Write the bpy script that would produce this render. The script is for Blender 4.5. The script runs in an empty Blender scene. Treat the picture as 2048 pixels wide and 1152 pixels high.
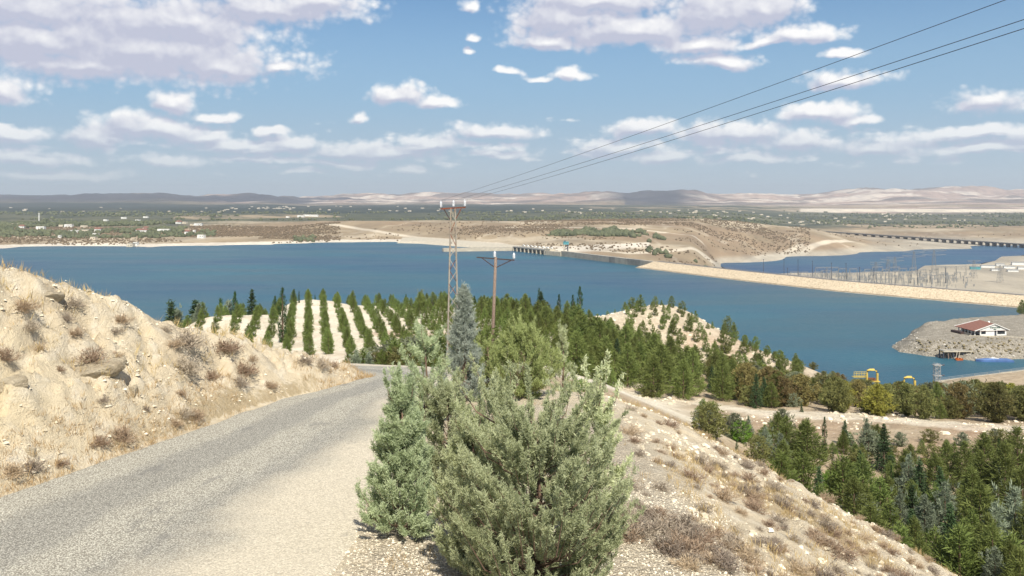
import bpy, bmesh, math, random
import numpy as np
from mathutils import Vector, Matrix

rnd = random.Random(7)
RG = np.random.default_rng(11)
SC = bpy.context.scene
COL = SC.collection
F = 1704.0          # focal length of the photograph in its own pixels
HZ = 400.0          # row of the horizon
EYE = 80.0          # camera height above the reservoir (water level = 0)

# ------------------------------------------------------------------ camera
cd = bpy.data.cameras.new('camera'); cam = bpy.data.objects.new('camera', cd); COL.objects.link(cam)
cd.sensor_width = 36.0; cd.lens = 36.0 * F / 2048.0
cd.shift_y = -(576.0 - HZ) / 2048.0
cd.clip_start = 0.2; cd.clip_end = 60000
cam.location = (0, 0, EYE); cam.rotation_euler = (math.radians(90), 0, 0)
SC.camera = cam

# ------------------------------------------------------------------ sun
SUN_EL, SUN_AZ = 50.0, 167.0       # azimuth clockwise from the view direction (+y): right and behind
sd = bpy.data.lights.new('sun', 'SUN'); sd.energy = 4.9; sd.angle = math.radians(0.5); sd.color = (1.0, 0.94, 0.83)
sun = bpy.data.objects.new('sun', sd); COL.objects.link(sun)
a, e = math.radians(SUN_AZ), math.radians(SUN_EL)
sv = Vector((math.sin(a) * math.cos(e), math.cos(a) * math.cos(e), math.sin(e)))
sun.rotation_euler = sv.to_track_quat('Z', 'Y').to_euler()
sun.location = (0, 0, 300)

# ------------------------------------------------------------------ world: Nishita sky and cumulus clouds
CLOUDS = [  # (px, py, rx, ry) centre and half size of each cloud lobe, as directions
 (80,80,230,85),(290,105,290,105),(440,130,140,50),(560,134,55,16),(350,40,170,45),(540,12,210,58),(640,0,100,34),(60,15,220,70),(330,50,220,80),(180,130,160,45),
 (15,188,66,36),(350,212,52,30),(430,232,66,16),(310,262,125,32),(400,272,60,20),(175,280,85,28),(30,278,75,20),
 (460,292,80,20),(542,264,36,14),(600,288,76,24),(690,303,95,26),(760,308,80,22),(800,192,70,32),(865,206,58,22),(727,241,22,16),
 (938,10,22,18),(942,68,18,14),(940,98,16,12),(1130,42,140,66),(1090,80,105,26),(1270,62,200,50),(1450,30,150,68),(1530,22,82,56),(1400,92,100,32),
 (1200,0,200,44),(1442,124,92,23),(1605,74,90,23),(1530,88,70,14),(1145,147,52,18),(1075,157,32,10),(1020,148,36,11),
 (990,268,130,26),(870,290,80,20),(1285,260,90,24),(1240,296,110,17),(1460,270,140,34),(1600,285,120,28),(1640,226,95,26),
 (1715,240,60,14),(1690,156,85,27),(1688,105,56,14),(1990,203,95,32),(1950,264,160,16),(1960,298,120,15),(1750,290,110,24),
 (828,341,50,14),(610,345,44,9),(1330,314,95,16),(1500,322,110,14),(110,350,130,13),(330,325,95,15),(1000,312,90,13),(60,318,110,18),(520,318,120,12),(680,326,90,10)]

def build_world():
    w = bpy.data.worlds.new('World'); SC.world = w; w.use_nodes = True
    nt = w.node_tree; N = nt.nodes; L = nt.links; N.clear()
    class B:
        def __init__(s, tree): s.n = tree.nodes; s.l = tree.links
        def put(s, v, sock):
            if isinstance(v, bpy.types.NodeSocket): s.l.new(v, sock)
            else: sock.default_value = v
        def vm(s, op, *a_):
            n = s.n.new('ShaderNodeVectorMath'); n.operation = op
            for i, v in enumerate(a_): s.put(v, n.inputs[i])
            return n.outputs['Value'] if op == 'LENGTH' else n.outputs['Vector']
        def mt(s, op, *a_):
            n = s.n.new('ShaderNodeMath'); n.operation = op
            for i, v in enumerate(a_): s.put(v, n.inputs[i])
            return n.outputs[0]
        def ns(s, vec, sc, det, ro=.5):
            n = s.n.new('ShaderNodeTexNoise'); n.inputs['Scale'].default_value = sc; n.inputs['Detail'].default_value = det
            n.inputs['Roughness'].default_value = ro; s.l.new(vec, n.inputs['Vector']); return n
        def rng(s, v, a_, b, c, d, smooth=True):
            n = s.n.new('ShaderNodeMapRange'); n.interpolation_type = 'SMOOTHSTEP' if smooth else 'LINEAR'
            for i, x in enumerate((v, a_, b, c, d)): s.put(x, n.inputs[i])
            return n.outputs[0]
        def mix(s, f, a_, b):
            n = s.n.new('ShaderNodeMix'); n.data_type = 'RGBA'; s.put(f, n.inputs[0]); s.put(a_, n.inputs[6]); s.put(b, n.inputs[7]); return n.outputs[2]
    def new_group(name, outs):
        g = bpy.data.node_groups.new(name, 'ShaderNodeTree')
        g.interface.new_socket('P', in_out='INPUT', socket_type='NodeSocketVector')
        for nm, ty in outs: g.interface.new_socket(nm, in_out='OUTPUT', socket_type=ty)
        return g, B(g), g.nodes.new('NodeGroupInput').outputs[0], g.nodes.new('NodeGroupOutput')
    def density(name, lobes, fine=True):
        g, b, P0, go = new_group(name, [('D', 'NodeSocketFloat'), ('S', 'NodeSocketFloat')])
        sep = b.n.new('ShaderNodeSeparateXYZ'); b.l.new(P0, sep.inputs[0])
        n3 = b.ns(b.vm('MULTIPLY', P0, (3.2, 9.0, 0)), 1, 3)
        out = b.mt('MAXIMUM', b.mt('SUBTRACT', b.mt('ABSOLUTE', sep.outputs[0]), .60), b.mt('SUBTRACT', sep.outputs[1], .25))
        out = b.rng(out, 0., .06, -2.2, 0.)
        body = b.mt('MULTIPLY_ADD', b.mt('SUBTRACT', n3.outputs['Fac'], .50), 7, out)
        if lobes:
            nz = b.ns(P0, 16, 3)
            P = b.vm('MULTIPLY_ADD', b.vm('SUBTRACT', nz.outputs['Color'], (.5, .5, .5)), (.05, .028, 0), P0)
            acc = None
            for (px, py, rx, ry) in lobes:
                az = math.atan((px - 1024) / F); el = math.atan((HZ - py) / math.hypot(F, px - 1024))
                sx, sy = F / rx, F / ry
                q = b.vm('MULTIPLY_ADD', P, (sx, sy, 0), (-az * sx, -el * sy, 0))
                q = b.vm('MAXIMUM', q, b.vm('MULTIPLY', q, (-1, -1.5, 0)))
                r = b.vm('LENGTH', q); acc = r if acc is None else b.mt('SMOOTH_MIN', acc, r, .3)
            sc2 = b.vm('MULTIPLY', P0, (15, 60, 0)); n4 = b.ns(sc2, 1, 3)
            band = b.mt('MAXIMUM', b.mt('SUBTRACT', 1, b.mt('MULTIPLY', b.mt('ABSOLUTE', b.mt('SUBTRACT', sep.outputs[1], .06)), 15)), 0)
            low = b.mt('ADD', b.mt('MULTIPLY', b.mt('SUBTRACT', n4.outputs['Fac'], .42), 3.2), b.mt('MULTIPLY', b.mt('SUBTRACT', band, 1), 1.6))
            body = b.mt('MAXIMUM', b.mt('SUBTRACT', 1, acc), b.mt('MAXIMUM', body, low))
        n1 = b.ns(b.vm('MULTIPLY', P0, (1, 1.25, 0)), 19, 7, .56)
        vo = b.n.new('ShaderNodeTexVoronoi'); vo.feature = 'F1'; vo.inputs['Scale'].default_value = 62
        vo.inputs['Detail'].default_value = 1.5; vo.inputs['Roughness'].default_value = .6
        wv = b.vm('MULTIPLY_ADD', n1.outputs['Color'], (.012, .012, 0), b.vm('MULTIPLY', P0, (1, 1.25, 0)))
        b.l.new(wv, vo.inputs['Vector'])
        D = b.mt('MULTIPLY_ADD', b.mt('SUBTRACT', n1.outputs['Fac'], .5), 1.3, body)
        D = b.mt('MULTIPLY_ADD', b.mt('SUBTRACT', .50, vo.outputs['Distance']), .42, D)
        D = b.mt('ADD', D, .12)
        b.l.new(D, go.inputs[0]); b.l.new(body, go.inputs[1]); return g
    def colour(name, lobes):
        g, b, P0, go = new_group(name, [('Color', 'NodeSocketColor')])
        dg = density(name + '_density', lobes)
        def dens(off):
            n = b.n.new('ShaderNodeGroup'); n.node_tree = dg
            b.l.new(b.vm('ADD', P0, off) if off else P0, n.inputs[0]); return n.outputs
        d1 = dens(None); d2 = dens((.005, .009, 0)) if lobes else d1
        sep = b.n.new('ShaderNodeSeparateXYZ'); b.l.new(P0, sep.inputs[0]); el = sep.outputs[1]
        cover = b.rng(d1[0], -.16, .50, 0., 1.)
        fade = b.rng(el, -.005, .11, .22, .98)
        alpha = b.mt('MULTIPLY', cover, fade)
        lit = b.mt('MULTIPLY_ADD', b.mt('SUBTRACT', d1[0], d2[0]), .62, b.rng(d1[1], .08, .55, .74, .10))
        lit = b.mt('MULTIPLY_ADD', b.mt('SUBTRACT', d1[1], d2[1]), 1.0, lit) if lobes else b.mt('ADD', lit, 0.)
        lit = b.mt('MINIMUM', b.mt('MAXIMUM', lit, 0.), 1.)
        cc = b.mix(lit, (5.2, 5.4, 6.6, 1), (9.8, 9.7, 9.6, 1))
        sky = b.n.new('ShaderNodeTexSky'); sky.sky_type = 'NISHITA'; sky.sun_disc = False
        sky.sun_elevation = math.radians(SUN_EL); sky.sun_rotation = math.radians(SUN_AZ)
        sky.altitude = 400; sky.air_density = 1.0; sky.dust_density = .3; sky.ozone_density = 2.5
        # aerosol whitening low over the horizon, the same all round
        hs = b.n.new('ShaderNodeHueSaturation'); b.l.new(sky.outputs[0], hs.inputs['Color']); hs.inputs['Saturation'].default_value = 1.22; hs.inputs['Value'].default_value = .97
        hazy = b.mix(b.rng(el, .04, .32, .95, .0), hs.outputs[0], (2.95, 4.6, 6.3, 1))
        hazy = b.mix(b.rng(el, -.02, .13, .95, .0), hazy, (5.0, 5.85, 6.45, 1))
        b.l.new(b.mix(alpha, hazy, cc), go.inputs[0]); return g
    b = B(nt)
    tc = N.new('ShaderNodeTexCoord'); s = N.new('ShaderNodeSeparateXYZ'); L.new(tc.outputs['Generated'], s.inputs[0])
    az = b.mt('ARCTAN2', s.outputs[0], s.outputs[1]); el = b.mt('ARCSINE', s.outputs[2])
    cb = N.new('ShaderNodeCombineXYZ'); L.new(az, cb.inputs[0]); L.new(el, cb.inputs[1])
    def leaf(lobes, i):
        n = N.new('ShaderNodeGroup'); n.node_tree = colour('sky_colour_%d' % i, lobes); L.new(cb.outputs[0], n.inputs[0])
        bg = N.new('ShaderNodeBackground'); bg.inputs['Strength'].default_value = .079; L.new(n.outputs[0], bg.inputs[0]); return bg.outputs[0]
    cuts = [-2000, 330, 700, 1110, 1560, 4000]; leaves = []
    for i in range(5):
        lb = [c for c in CLOUDS if c[0] + c[2] * 1.5 + 40 > cuts[i] and c[0] - c[2] * 1.5 - 40 < cuts[i + 1]]
        leaves.append(leaf(lb, i))
    def sel(cond, a_, b_):     # cond 0 -> a_, 1 -> b_
        m_ = N.new('ShaderNodeMixShader'); L.new(cond, m_.inputs[0]); L.new(a_, m_.inputs[1]); L.new(b_, m_.inputs[2]); return m_.outputs[0]
    A = [b.mt('GREATER_THAN', az, math.atan((c - 1024) / F)) for c in cuts[1:-1]]
    left = sel(A[0], leaves[0], leaves[1]); right = sel(A[3], leaves[3], leaves[4])
    mid_ = sel(A[1], left, leaves[2]); inside = sel(A[2], mid_, right)
    beyond = b.mt('MAXIMUM', b.mt('GREATER_THAN', b.mt('ABSOLUTE', az), .67), b.mt('GREATER_THAN', b.mt('ABSOLUTE', b.mt('SUBTRACT', el, .15)), .17))
    w.cycles.sampling_method = 'MANUAL'; w.cycles.sample_map_resolution = 256
    ow = N.new('ShaderNodeOutputWorld'); L.new(sel(beyond, inside, leaf([], 9)), ow.inputs[0])
build_world()
SC.cycles.max_bounces = 4; SC.cycles.diffuse_bounces = 3; SC.cycles.glossy_bounces = 2; SC.cycles.transmission_bounces = 2
SC.view_settings.view_transform = 'Standard'; SC.view_settings.look = 'None'
SC.view_settings.exposure = 0.45; SC.view_settings.gamma = 1.0; SC.view_settings.use_curve_mapping = False

# ------------------------------------------------------------------ helpers
def vnoise(x, y, seed=0):
    x = np.asarray(x, float); y = np.asarray(y, float)
    xi = np.floor(x).astype(np.int64); yi = np.floor(y).astype(np.int64); fx = x - xi; fy = y - yi
    def h(i, j):
        n = (i * 374761393 + j * 668265263 + seed * 1442695041) & 0x7fffffff
        n = ((n ^ (n >> 13)) * 1274126177) & 0x7fffffff
        n = ((n ^ (n >> 16)) * 1911520717) & 0x7fffffff
        return (n & 0xffff) / 65535.0
    u = fx * fx * fx * (fx * (fx * 6 - 15) + 10); v = fy * fy * fy * (fy * (fy * 6 - 15) + 10)
    return (h(xi, yi) * (1 - u) + h(xi + 1, yi) * u) * (1 - v) + (h(xi, yi + 1) * (1 - u) + h(xi + 1, yi + 1) * u) * v
def fbm(x, y, oct_=4, seed=0, gain=.5):
    s = 0; a_ = 1; t = 0
    for o in range(oct_):
        s = s + a_ * (vnoise(x, y, seed + o * 17) - .5) * 2; t += a_; a_ *= gain
        x = x * 2.03 + 11.3; y = y * 2.03 + 5.7
    return s / t
def sstep(a_, b, x): t = np.clip((x - a_) / (b - a_), 0, 1); return t * t * (3 - 2 * t)
def softplus(x, k=1.0): return np.where(x / k > 30, x, k * np.log1p(np.exp(np.clip(x / k, -30, 30))))
def smax(a_, b, k): h = np.clip(.5 + .5 * (a_ - b) / k, 0, 1); return b * (1 - h) + a_ * h + k * h * (1 - h)
def smin(a_, b, k): return -smax(-a_, -b, k)

def mesh_np(name, V, Fc, mats=None, smooth=False, attrs=None, mat_idx=None):
    """mesh from arrays; Fc is one (n,k) array or a list of them"""
    me = bpy.data.meshes.new(name)
    V = np.asarray(V, np.float32); fl = Fc if isinstance(Fc, list) else [Fc]
    fl = [np.asarray(f, np.int32) for f in fl if len(f)]
    me.vertices.add(len(V)); me.vertices.foreach_set('co', V.ravel())
    loops = np.concatenate([f.ravel() for f in fl]); cnt = np.concatenate([np.full(len(f), f.shape[1], np.int32) for f in fl])
    me.loops.add(len(loops)); me.loops.foreach_set('vertex_index', loops)
    me.polygons.add(len(cnt)); st = np.concatenate([[0], np.cumsum(cnt)[:-1]]).astype(np.int32)
    me.polygons.foreach_set('loop_start', st); me.polygons.foreach_set('loop_total', cnt)
    me.polygons.foreach_set('use_smooth', np.full(len(cnt), bool(smooth)))
    if mat_idx is not None: me.polygons.foreach_set('material_index', np.asarray(mat_idx, np.int32))
    me.update(calc_edges=True)
    for m_ in (mats or []): me.materials.append(m_)
    for k, arr in (attrs or {}).items():
        arr = np.asarray(arr, np.float32)
        if arr.ndim == 1:
            at = me.attributes.new(k, 'FLOAT', 'POINT'); at.data.foreach_set('value', arr)
        else:
            at = me.attributes.new(k, 'FLOAT_COLOR', 'POINT'); at.data.foreach_set('color', np.concatenate([arr, np.ones((len(arr), 1), np.float32)], 1).ravel())
    return me
def link(name, me, parent=None, loc=None):
    o = bpy.data.objects.new(name, me); COL.objects.link(o)
    if parent is not None: o.parent = parent
    if loc is not None: o.location = loc
    return o
def tag(o, label=None, cat=None, group=None, kind=None):
    if label: o['label'] = label
    if cat: o['category'] = cat
    if group: o['group'] = group
    if kind: o['kind'] = kind
    return o
def thing(name, loc, label, cat, group=None, rz=0):
    o = bpy.data.objects.new(name, None); COL.objects.link(o); o.empty_display_size = .3
    o.location = loc; o.rotation_euler = (0, 0, rz); return tag(o, label, cat, group)

class MB:
    """collects simple solids into one mesh"""
    def __init__(s): s.v = []; s.q = []; s.t = []; s.n = 0
    def add(s, V, Q=(), T=()):
        s.v.append(np.asarray(V, float).reshape(-1, 3))
        if len(Q): s.q.append(np.asarray(Q, int) + s.n)
        if len(T): s.t.append(np.asarray(T, int) + s.n)
        s.n += len(s.v[-1]); return s
    def box(s, c, d, rz=0, M=None):
        x, y, z = np.array(d) / 2
        V = np.array([(-x,-y,-z),(x,-y,-z),(x,y,-z),(-x,y,-z),(-x,-y,z),(x,-y,z),(x,y,z),(-x,y,z)])
        if rz: c_, s_ = math.cos(rz), math.sin(rz); V = V @ np.array([[c_, s_, 0], [-s_, c_, 0], [0, 0, 1]])
        if M is not None: V = V @ np.array(M.to_3x3()).T
        return s.add(V + np.array(c), [(0,3,2,1),(4,5,6,7),(0,1,5,4),(1,2,6,5),(2,3,7,6),(3,0,4,7)])
    def beam(s, a_, b, w, h=None):
        a_ = Vector(a_); b = Vector(b); h = h or w; d = b - a_
        q = d.to_track_quat('Z', 'X').to_matrix()
        return s.box(tuple((a_ + b) / 2), (w, h, d.length), M=q)
    def tube(s, pts, rad, k=8, cap=True):
        pts = [Vector(p) for p in pts]; rings = []
        for i, p in enumerate(pts):
            d = (pts[min(i + 1, len(pts) - 1)] - pts[max(i - 1, 0)]).normalized()
            u = d.orthogonal().normalized() if abs(d.z) < .9 else d.cross(Vector((0, 1, 0))).normalized()
            w = d.cross(u); r = rad[i] if hasattr(rad, '__len__') else rad
            rings += [tuple(p + (u * math.cos(2 * math.pi * j / k) + w * math.sin(2 * math.pi * j / k)) * r) for j in range(k)]
        Q = [(i * k + j, i * k + (j + 1) % k, (i + 1) * k + (j + 1) % k, (i + 1) * k + j) for i in range(len(pts) - 1) for j in range(k)]
        T = []
        n = len(rings)
        if cap:
            rings += [tuple(pts[0]), tuple(pts[-1])]; b = (len(pts) - 1) * k
            T = [(n, (j + 1) % k, j) for j in range(k)] + [(n + 1, b + j, b + (j + 1) % k) for j in range(k)]
        return s.add(rings, Q, T)
    def prism(s, poly, z0, z1):
        n = len(poly); V = [(x, y, z0) for x, y in poly] + [(x, y, z1) for x, y in poly]
        Q = [(i, (i + 1) % n, n + (i + 1) % n, n + i) for i in range(n)]
        T = [(n, n + i, n + i + 1) for i in range(1, n - 1)] + [(0, i + 1, i) for i in range(1, n - 1)]
        return s.add(V, Q, T)
    def mesh(s, name, mat, smooth=False):
        fl = []
        if s.q: fl.append(np.concatenate(s.q))
        if s.t: fl.append(np.concatenate(s.t))
        return mesh_np(name, np.concatenate(s.v), fl, [mat] if mat else None, smooth)
    def obj(s, name, mat, parent=None, smooth=False, loc=None): return link(name, s.mesh(name, mat, smooth), parent, loc)

_W1 = 'zero first second third fourth fifth sixth seventh eighth ninth tenth eleventh twelfth thirteenth fourteenth fifteenth sixteenth seventeenth eighteenth nineteenth'.split()
_T = {2: ('twentieth', 'twenty'), 3: ('thirtieth', 'thirty'), 4: ('fortieth', 'forty'), 5: ('fiftieth', 'fifty'), 6: ('sixtieth', 'sixty'), 7: ('seventieth', 'seventy'), 8: ('eightieth', 'eighty'), 9: ('ninetieth', 'ninety')}
def nth(n):
    if n < 20: return _W1[n]
    if n >= 100: return 'hundred and ' + nth(n - 100) if n > 100 else 'hundredth'
    return _T[n // 10][0] if n % 10 == 0 else _T[n // 10][1] + '-' + _W1[n % 10]

# ------------------------------------------------------------------ materials
def newmat(name):
    m_ = bpy.data.materials.new(name); m_.use_nodes = True; nt = m_.node_tree; nt.nodes.clear()
    return m_, nt, nt.nodes, nt.links
def lk(L, v, sock):
    if isinstance(v, bpy.types.NodeSocket): L.new(v, sock)
    else: sock.default_value = v if not (isinstance(v, tuple) and len(v) == 3 and sock.type == 'RGBA') else (*v, 1)
class NT:
    def __init__(s, name): s.m, s.nt, s.N, s.L = newmat(name)
    def attr(s, n): a_ = s.N.new('ShaderNodeAttribute'); a_.attribute_name = n; return a_
    def pos(s): return s.N.new('ShaderNodeNewGeometry').outputs['Position']
    def obj(s): return s.N.new('ShaderNodeTexCoord').outputs['Object']
    def noise(s, vec, sc, det=4, rough=.55, dist=0):
        n = s.N.new('ShaderNodeTexNoise'); s.L.new(vec, n.inputs['Vector']); n.inputs['Scale'].default_value = sc
        n.inputs['Detail'].default_value = det; n.inputs['Roughness'].default_value = rough; n.inputs['Distortion'].default_value = dist; return n.outputs['Fac']
    def voro(s, vec, sc, feat='F1', out='Distance'):
        n = s.N.new('ShaderNodeTexVoronoi'); n.feature = feat; s.L.new(vec, n.inputs['Vector']); n.inputs['Scale'].default_value = sc; return n.outputs[out]
    def math(s, op, *a_):
        n = s.N.new('ShaderNodeMath'); n.operation = op
        for i, v in enumerate(a_): lk(s.L, v, n.inputs[i])
        return n.outputs[0]
    def ramp(s, v, a_, b, c=0., d=1., smooth=True):
        n = s.N.new('ShaderNodeMapRange'); n.interpolation_type = 'SMOOTHSTEP' if smooth else 'LINEAR'
        for i, w in enumerate((v, a_, b, c, d)): lk(s.L, w, n.inputs[i])
        return n.outputs[0]
    def mix(s, f, a_, b, blend='MIX'):
        n = s.N.new('ShaderNodeMix'); n.data_type = 'RGBA'; n.blend_type = blend
        lk(s.L, f, n.inputs[0]); lk(s.L, a_, n.inputs[6]); lk(s.L, b, n.inputs[7]); return n.outputs[2]
    def scale(s, vec, v):
        n = s.N.new('ShaderNodeVectorMath'); n.operation = 'MULTIPLY'; s.L.new(vec, n.inputs[0]); n.inputs[1].default_value = v; return n.outputs[0]
    def bump(s, h, st=.5, d=.05, nrm=None):
        n = s.N.new('ShaderNodeBump'); n.inputs['Strength'].default_value = st; n.inputs['Distance'].default_value = d; lk(s.L, h, n.inputs['Height'])
        if nrm is not None: s.L.new(nrm, n.inputs['Normal'])
        return n.outputs[0]
    def bsdf(s, col, rough=.85, spec=.2, nrm=None, metal=0):
        p = s.N.new('ShaderNodeBsdfPrincipled'); lk(s.L, col, p.inputs['Base Color']); lk(s.L, rough, p.inputs['Roughness'])
        p.inputs['Specular IOR Level'].default_value = spec; p.inputs['Metallic'].default_value = metal
        if nrm is not None: s.L.new(nrm, p.inputs['Normal'])
        return p.outputs[0]
    def out(s, sh): o = s.N.new('ShaderNodeOutputMaterial'); s.L.new(sh, o.inputs['Surface']); return s.m

def mat_simple(name, c, rough=.8, var=.15, sc=3., metal=0, spec=.3, c2=None):
    n = NT(name); f = n.noise(n.obj(), sc, 5)
    c2 = c2 or tuple(x * (1 - var * 2) for x in c)
    return n.out(n.bsdf(n.mix(n.ramp(f, .35, .68), tuple(c), tuple(c2)), rough, spec, metal=metal))

def mat_foliage(name, ca, cb, transl=.22, hue=.10):
    n = NT(name); at = n.attr('var').outputs['Fac']
    oi = n.N.new('ShaderNodeObjectInfo').outputs['Random']
    f = n.math('ADD', n.math('MULTIPLY', at, .75), n.math('MULTIPLY', oi, .3))
    c = n.mix(f, ca, cb)
    hs = n.N.new('ShaderNodeHueSaturation'); n.L.new(c, hs.inputs['Color'])
    n.L.new(n.math('MULTIPLY_ADD', oi, hue * .35, .5 - hue * .175), hs.inputs['Hue'])
    n.L.new(n.math('MULTIPLY_ADD', oi, .35, .82), hs.inputs['Value'])
    d = n.bsdf(hs.outputs[0], .75, .15)
    t = n.N.new('ShaderNodeBsdfTranslucent'); n.L.new(hs.outputs[0], t.inputs[0])
    ms = n.N.new('ShaderNodeMixShader'); ms.inputs[0].default_value = transl; n.L.new(d, ms.inputs[1]); n.L.new(t.outputs[0], ms.inputs[2])
    return n.out(ms.outputs[0])

def mat_near_ground():
    n = NT('limestone_soil'); p = n.pos()
    big = n.noise(p, .35, 5); med = n.noise(p, 2.2, 6, .6); fine = n.noise(p, 28, 5, .7); vf = n.noise(p, 90, 3, .7)
    c = n.mix(n.ramp(big, .35, .68), (.66, .56, .39), (.585, .49, .345))
    c = n.mix(n.ramp(med, .45, .7), c, (.70, .62, .475))
    c = n.mix(n.math('MULTIPLY', n.ramp(fine, .5, .72), .28), c, (.42, .34, .23))
    # angular chippings: light stones with darker gaps
    sv_ = n.voro(p, 24); cc = n.voro(p, 24, 'F1', 'Color')
    g_ = n.attr('gravel').outputs['Fac']
    bw = n.N.new('ShaderNodeSeparateColor'); n.L.new(cc, bw.inputs[0])
    stone = n.mix(n.ramp(bw.outputs[0], 0, 1), (.46, .40, .30), (.74, .66, .51))
    stone = n.mix(n.ramp(sv_, .34, .6), stone, (.44, .375, .28))
    c = n.mix(n.math('MULTIPLY', g_, .85), c, stone)
    ye = n.attr('yellow').outputs['Fac']; c = n.mix(n.math('MULTIPLY', ye, .6), c, (.62, .47, .20))
    gr = n.attr('grass').outputs['Fac']
    gn_ = n.noise(n.scale(p, (1, 1, .3)), 7, 6, .7)
    gf = n.ramp(n.math('ADD', n.math('MULTIPLY', gr, .8), n.math('MULTIPLY', n.math('SUBTRACT', gn_, .5), 1.8)), .3, .8)
    c = n.mix(n.math('MULTIPLY', gf, .7), c, n.mix(fine, (.30, .215, .11), (.42, .33, .19)))
    ck = n.voro(n.scale(p, (1, 1, 1.8)), 1.7, 'DISTANCE_TO_EDGE'); ck = n.ramp(n.math('ADD', ck, n.math('MULTIPLY', n.math('SUBTRACT', fine, .5), .12)), .0, .09)
    h = n.math('ADD', n.math('ADD', n.math('MULTIPLY', med, 1.2), n.math('MULTIPLY', ck, .06)), n.math('ADD', n.math('MULTIPLY', fine, .5), n.math('MULTIPLY', vf, .12)))
    h = n.math('SUBTRACT', h, n.math('MULTIPLY', n.math('MULTIPLY', sv_, g_), .5))
    return n.out(n.bsdf(c, .93, .12, n.bump(h, 1.0, .10)))

def mat_road():
    n = NT('road_chippings'); p = n.pos(); lat = n.attr('lat').outputs['Fac']
    w = n.noise(p, .45, 4); l2 = n.math('ADD', lat, n.math('MULTIPLY', n.math('SUBTRACT', w, .5), .10))
    def band(c, hw): return n.ramp(n.math('ABSOLUTE', n.math('SUBTRACT', l2, c)), hw * .3, hw, 1., 0.)
    track = n.math('MAXIMUM', band(.30, .17), n.math('MULTIPLY', band(.66, .16), .75))
    streak = n.noise(n.scale(p, (3.5, .5, 1)), 1.3, 4, .6)
    cell = n.voro(p, 46, 'F1', 'Color'); sd_ = n.voro(p, 46); sp = n.N.new('ShaderNodeSeparateColor'); n.L.new(cell, sp.inputs[0])
    cell2 = n.noise(p, 60, 3, .8)
    light = n.mix(sp.outputs[0], (.35, .335, .275), (.72, .69, .575)); dark = n.mix(sp.outputs[0], (.295, .285, .245), (.52, .50, .43))
    light = n.mix(n.ramp(sd_, .36, .62), light, (.24, .22, .18)); dark = n.mix(n.ramp(sd_, .36, .62), dark, (.19, .18, .155))
    f = n.math('ADD', n.math('MULTIPLY', track, .85), n.math('MULTIPLY', n.math('SUBTRACT', streak, .5), .9))
    c = n.mix(n.ramp(f, .05, .9), light, dark)
    edge = n.ramp(n.math('ADD', lat, n.math('MULTIPLY', n.math('SUBTRACT', w, .5), .5)), .58, .84); c = n.mix(n.math('MULTIPLY', edge, .8), c, n.mix(sp.outputs[1], (.44, .385, .29), (.72, .645, .50)))
    cr_ = n.ramp(n.noise(n.scale(p, (1.4, .45, 1)), .8, 6, .7), .60, .66); c = n.mix(n.math('MULTIPLY', cr_, .45), c, (.16, .155, .145))
    h = n.math('SUBTRACT', n.math('MULTIPLY', cell2, .5), sd_)
    return n.out(n.bsdf(c, .9, .15, n.bump(h, .55, .025)))

def mat_mid_ground():
    n = NT('hill_ground'); p = n.pos()
    big = n.noise(p, .03, 5, .6); med = n.noise(p, .25, 6, .65); fine = n.noise(p, 1.6, 5, .7)
    pale = n.mix(n.ramp(med, .4, .65), (.76, .69, .55), (.66, .58, .44))
    tan = n.mix(n.ramp(med, .38, .66), (.44, .34, .22), (.30, .22, .14))
    c = n.mix(n.attr('tan').outputs['Fac'], pale, tan)
    c = n.mix(n.math('MULTIPLY', n.attr('rust').outputs['Fac'], n.ramp(big, .35, .55)), c, (.36, .17, .09))
    c = n.mix(n.math('MULTIPLY', n.ramp(fine, .52, .68), .55), c, (.25, .19, .12))
    st = n.voro(p, .9); c = n.mix(n.math('MULTIPLY', n.ramp(st, .0, .25, 1., 0.), .7), c, (.66, .61, .52))
    c = n.mix(n.attr('grey').outputs['Fac'], c, n.mix(n.ramp(fine, .38, .62), n.mix(n.ramp(med, .4, .6), (.42, .39, .33), (.30, .28, .235)), (.15, .135, .105)))
    h = n.math('ADD', n.math('MULTIPLY', fine, 1.), n.math('MULTIPLY', med, 2.))
    return n.out(n.bsdf(c, .95, .1, n.bump(h, .9, .5)))

def mat_far_ground():
    n = NT('far_land'); p = n.pos()
    base = n.attr('col').outputs['Color']
    n1 = n.noise(n.scale(p, (1, .35, 1)), .012, 7, .65); n2 = n.noise(p, .12, 5, .7)
    c = n.mix(.7, base, n.mix(n.ramp(n1, .3, .7), (.72, .72, .72), (1.3, 1.28, 1.22)), 'MULTIPLY')
    c = n.mix(n.math('MULTIPLY', n.ramp(n2, .5, .7), .35), c, (.20, .15, .10))
    # orchards and scrub: dots
    v = n.voro(n.scale(p, (1, .7, 1)), .075); dots = n.ramp(v, .15, .42, 1., 0.)
    sf = n.math('MULTIPLY', n.attr('scrub').outputs['Fac'], dots)
    c = n.mix(n.math('MULTIPLY', sf, .85), c, (.085, .075, .045))
    gp = n.attr('plain').outputs['Fac']
    f1 = n.voro(n.scale(p, (.9, .35, 1)), .0035, 'F1', 'Color'); s1 = n.N.new('ShaderNodeSeparateColor'); n.L.new(f1, s1.inputs[0])
    fld = n.mix(s1.outputs[0], (.075, .085, .055), (.15, .145, .095))
    fld = n.mix(n.ramp(s1.outputs[1], .86, .9), fld, (.34, .27, .18))
    fld = n.mix(n.ramp(n.noise(p, .008, 6, .7), .45, .6), fld, (.055, .065, .05))
    fld = n.mix(n.attr('cloud_shade').outputs['Fac'], fld, n.mix(n.ramp(n.noise(n.scale(p, (.4, 1, 1)), .004, 5, .6), .5, .66), (.025, .038, .034), (.07, .075, .055)))  # cloud shadow put into the colour of the plain
    c = n.mix(gp, c, fld)
    return n.out(n.bsdf(c, .95, .08))

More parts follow.
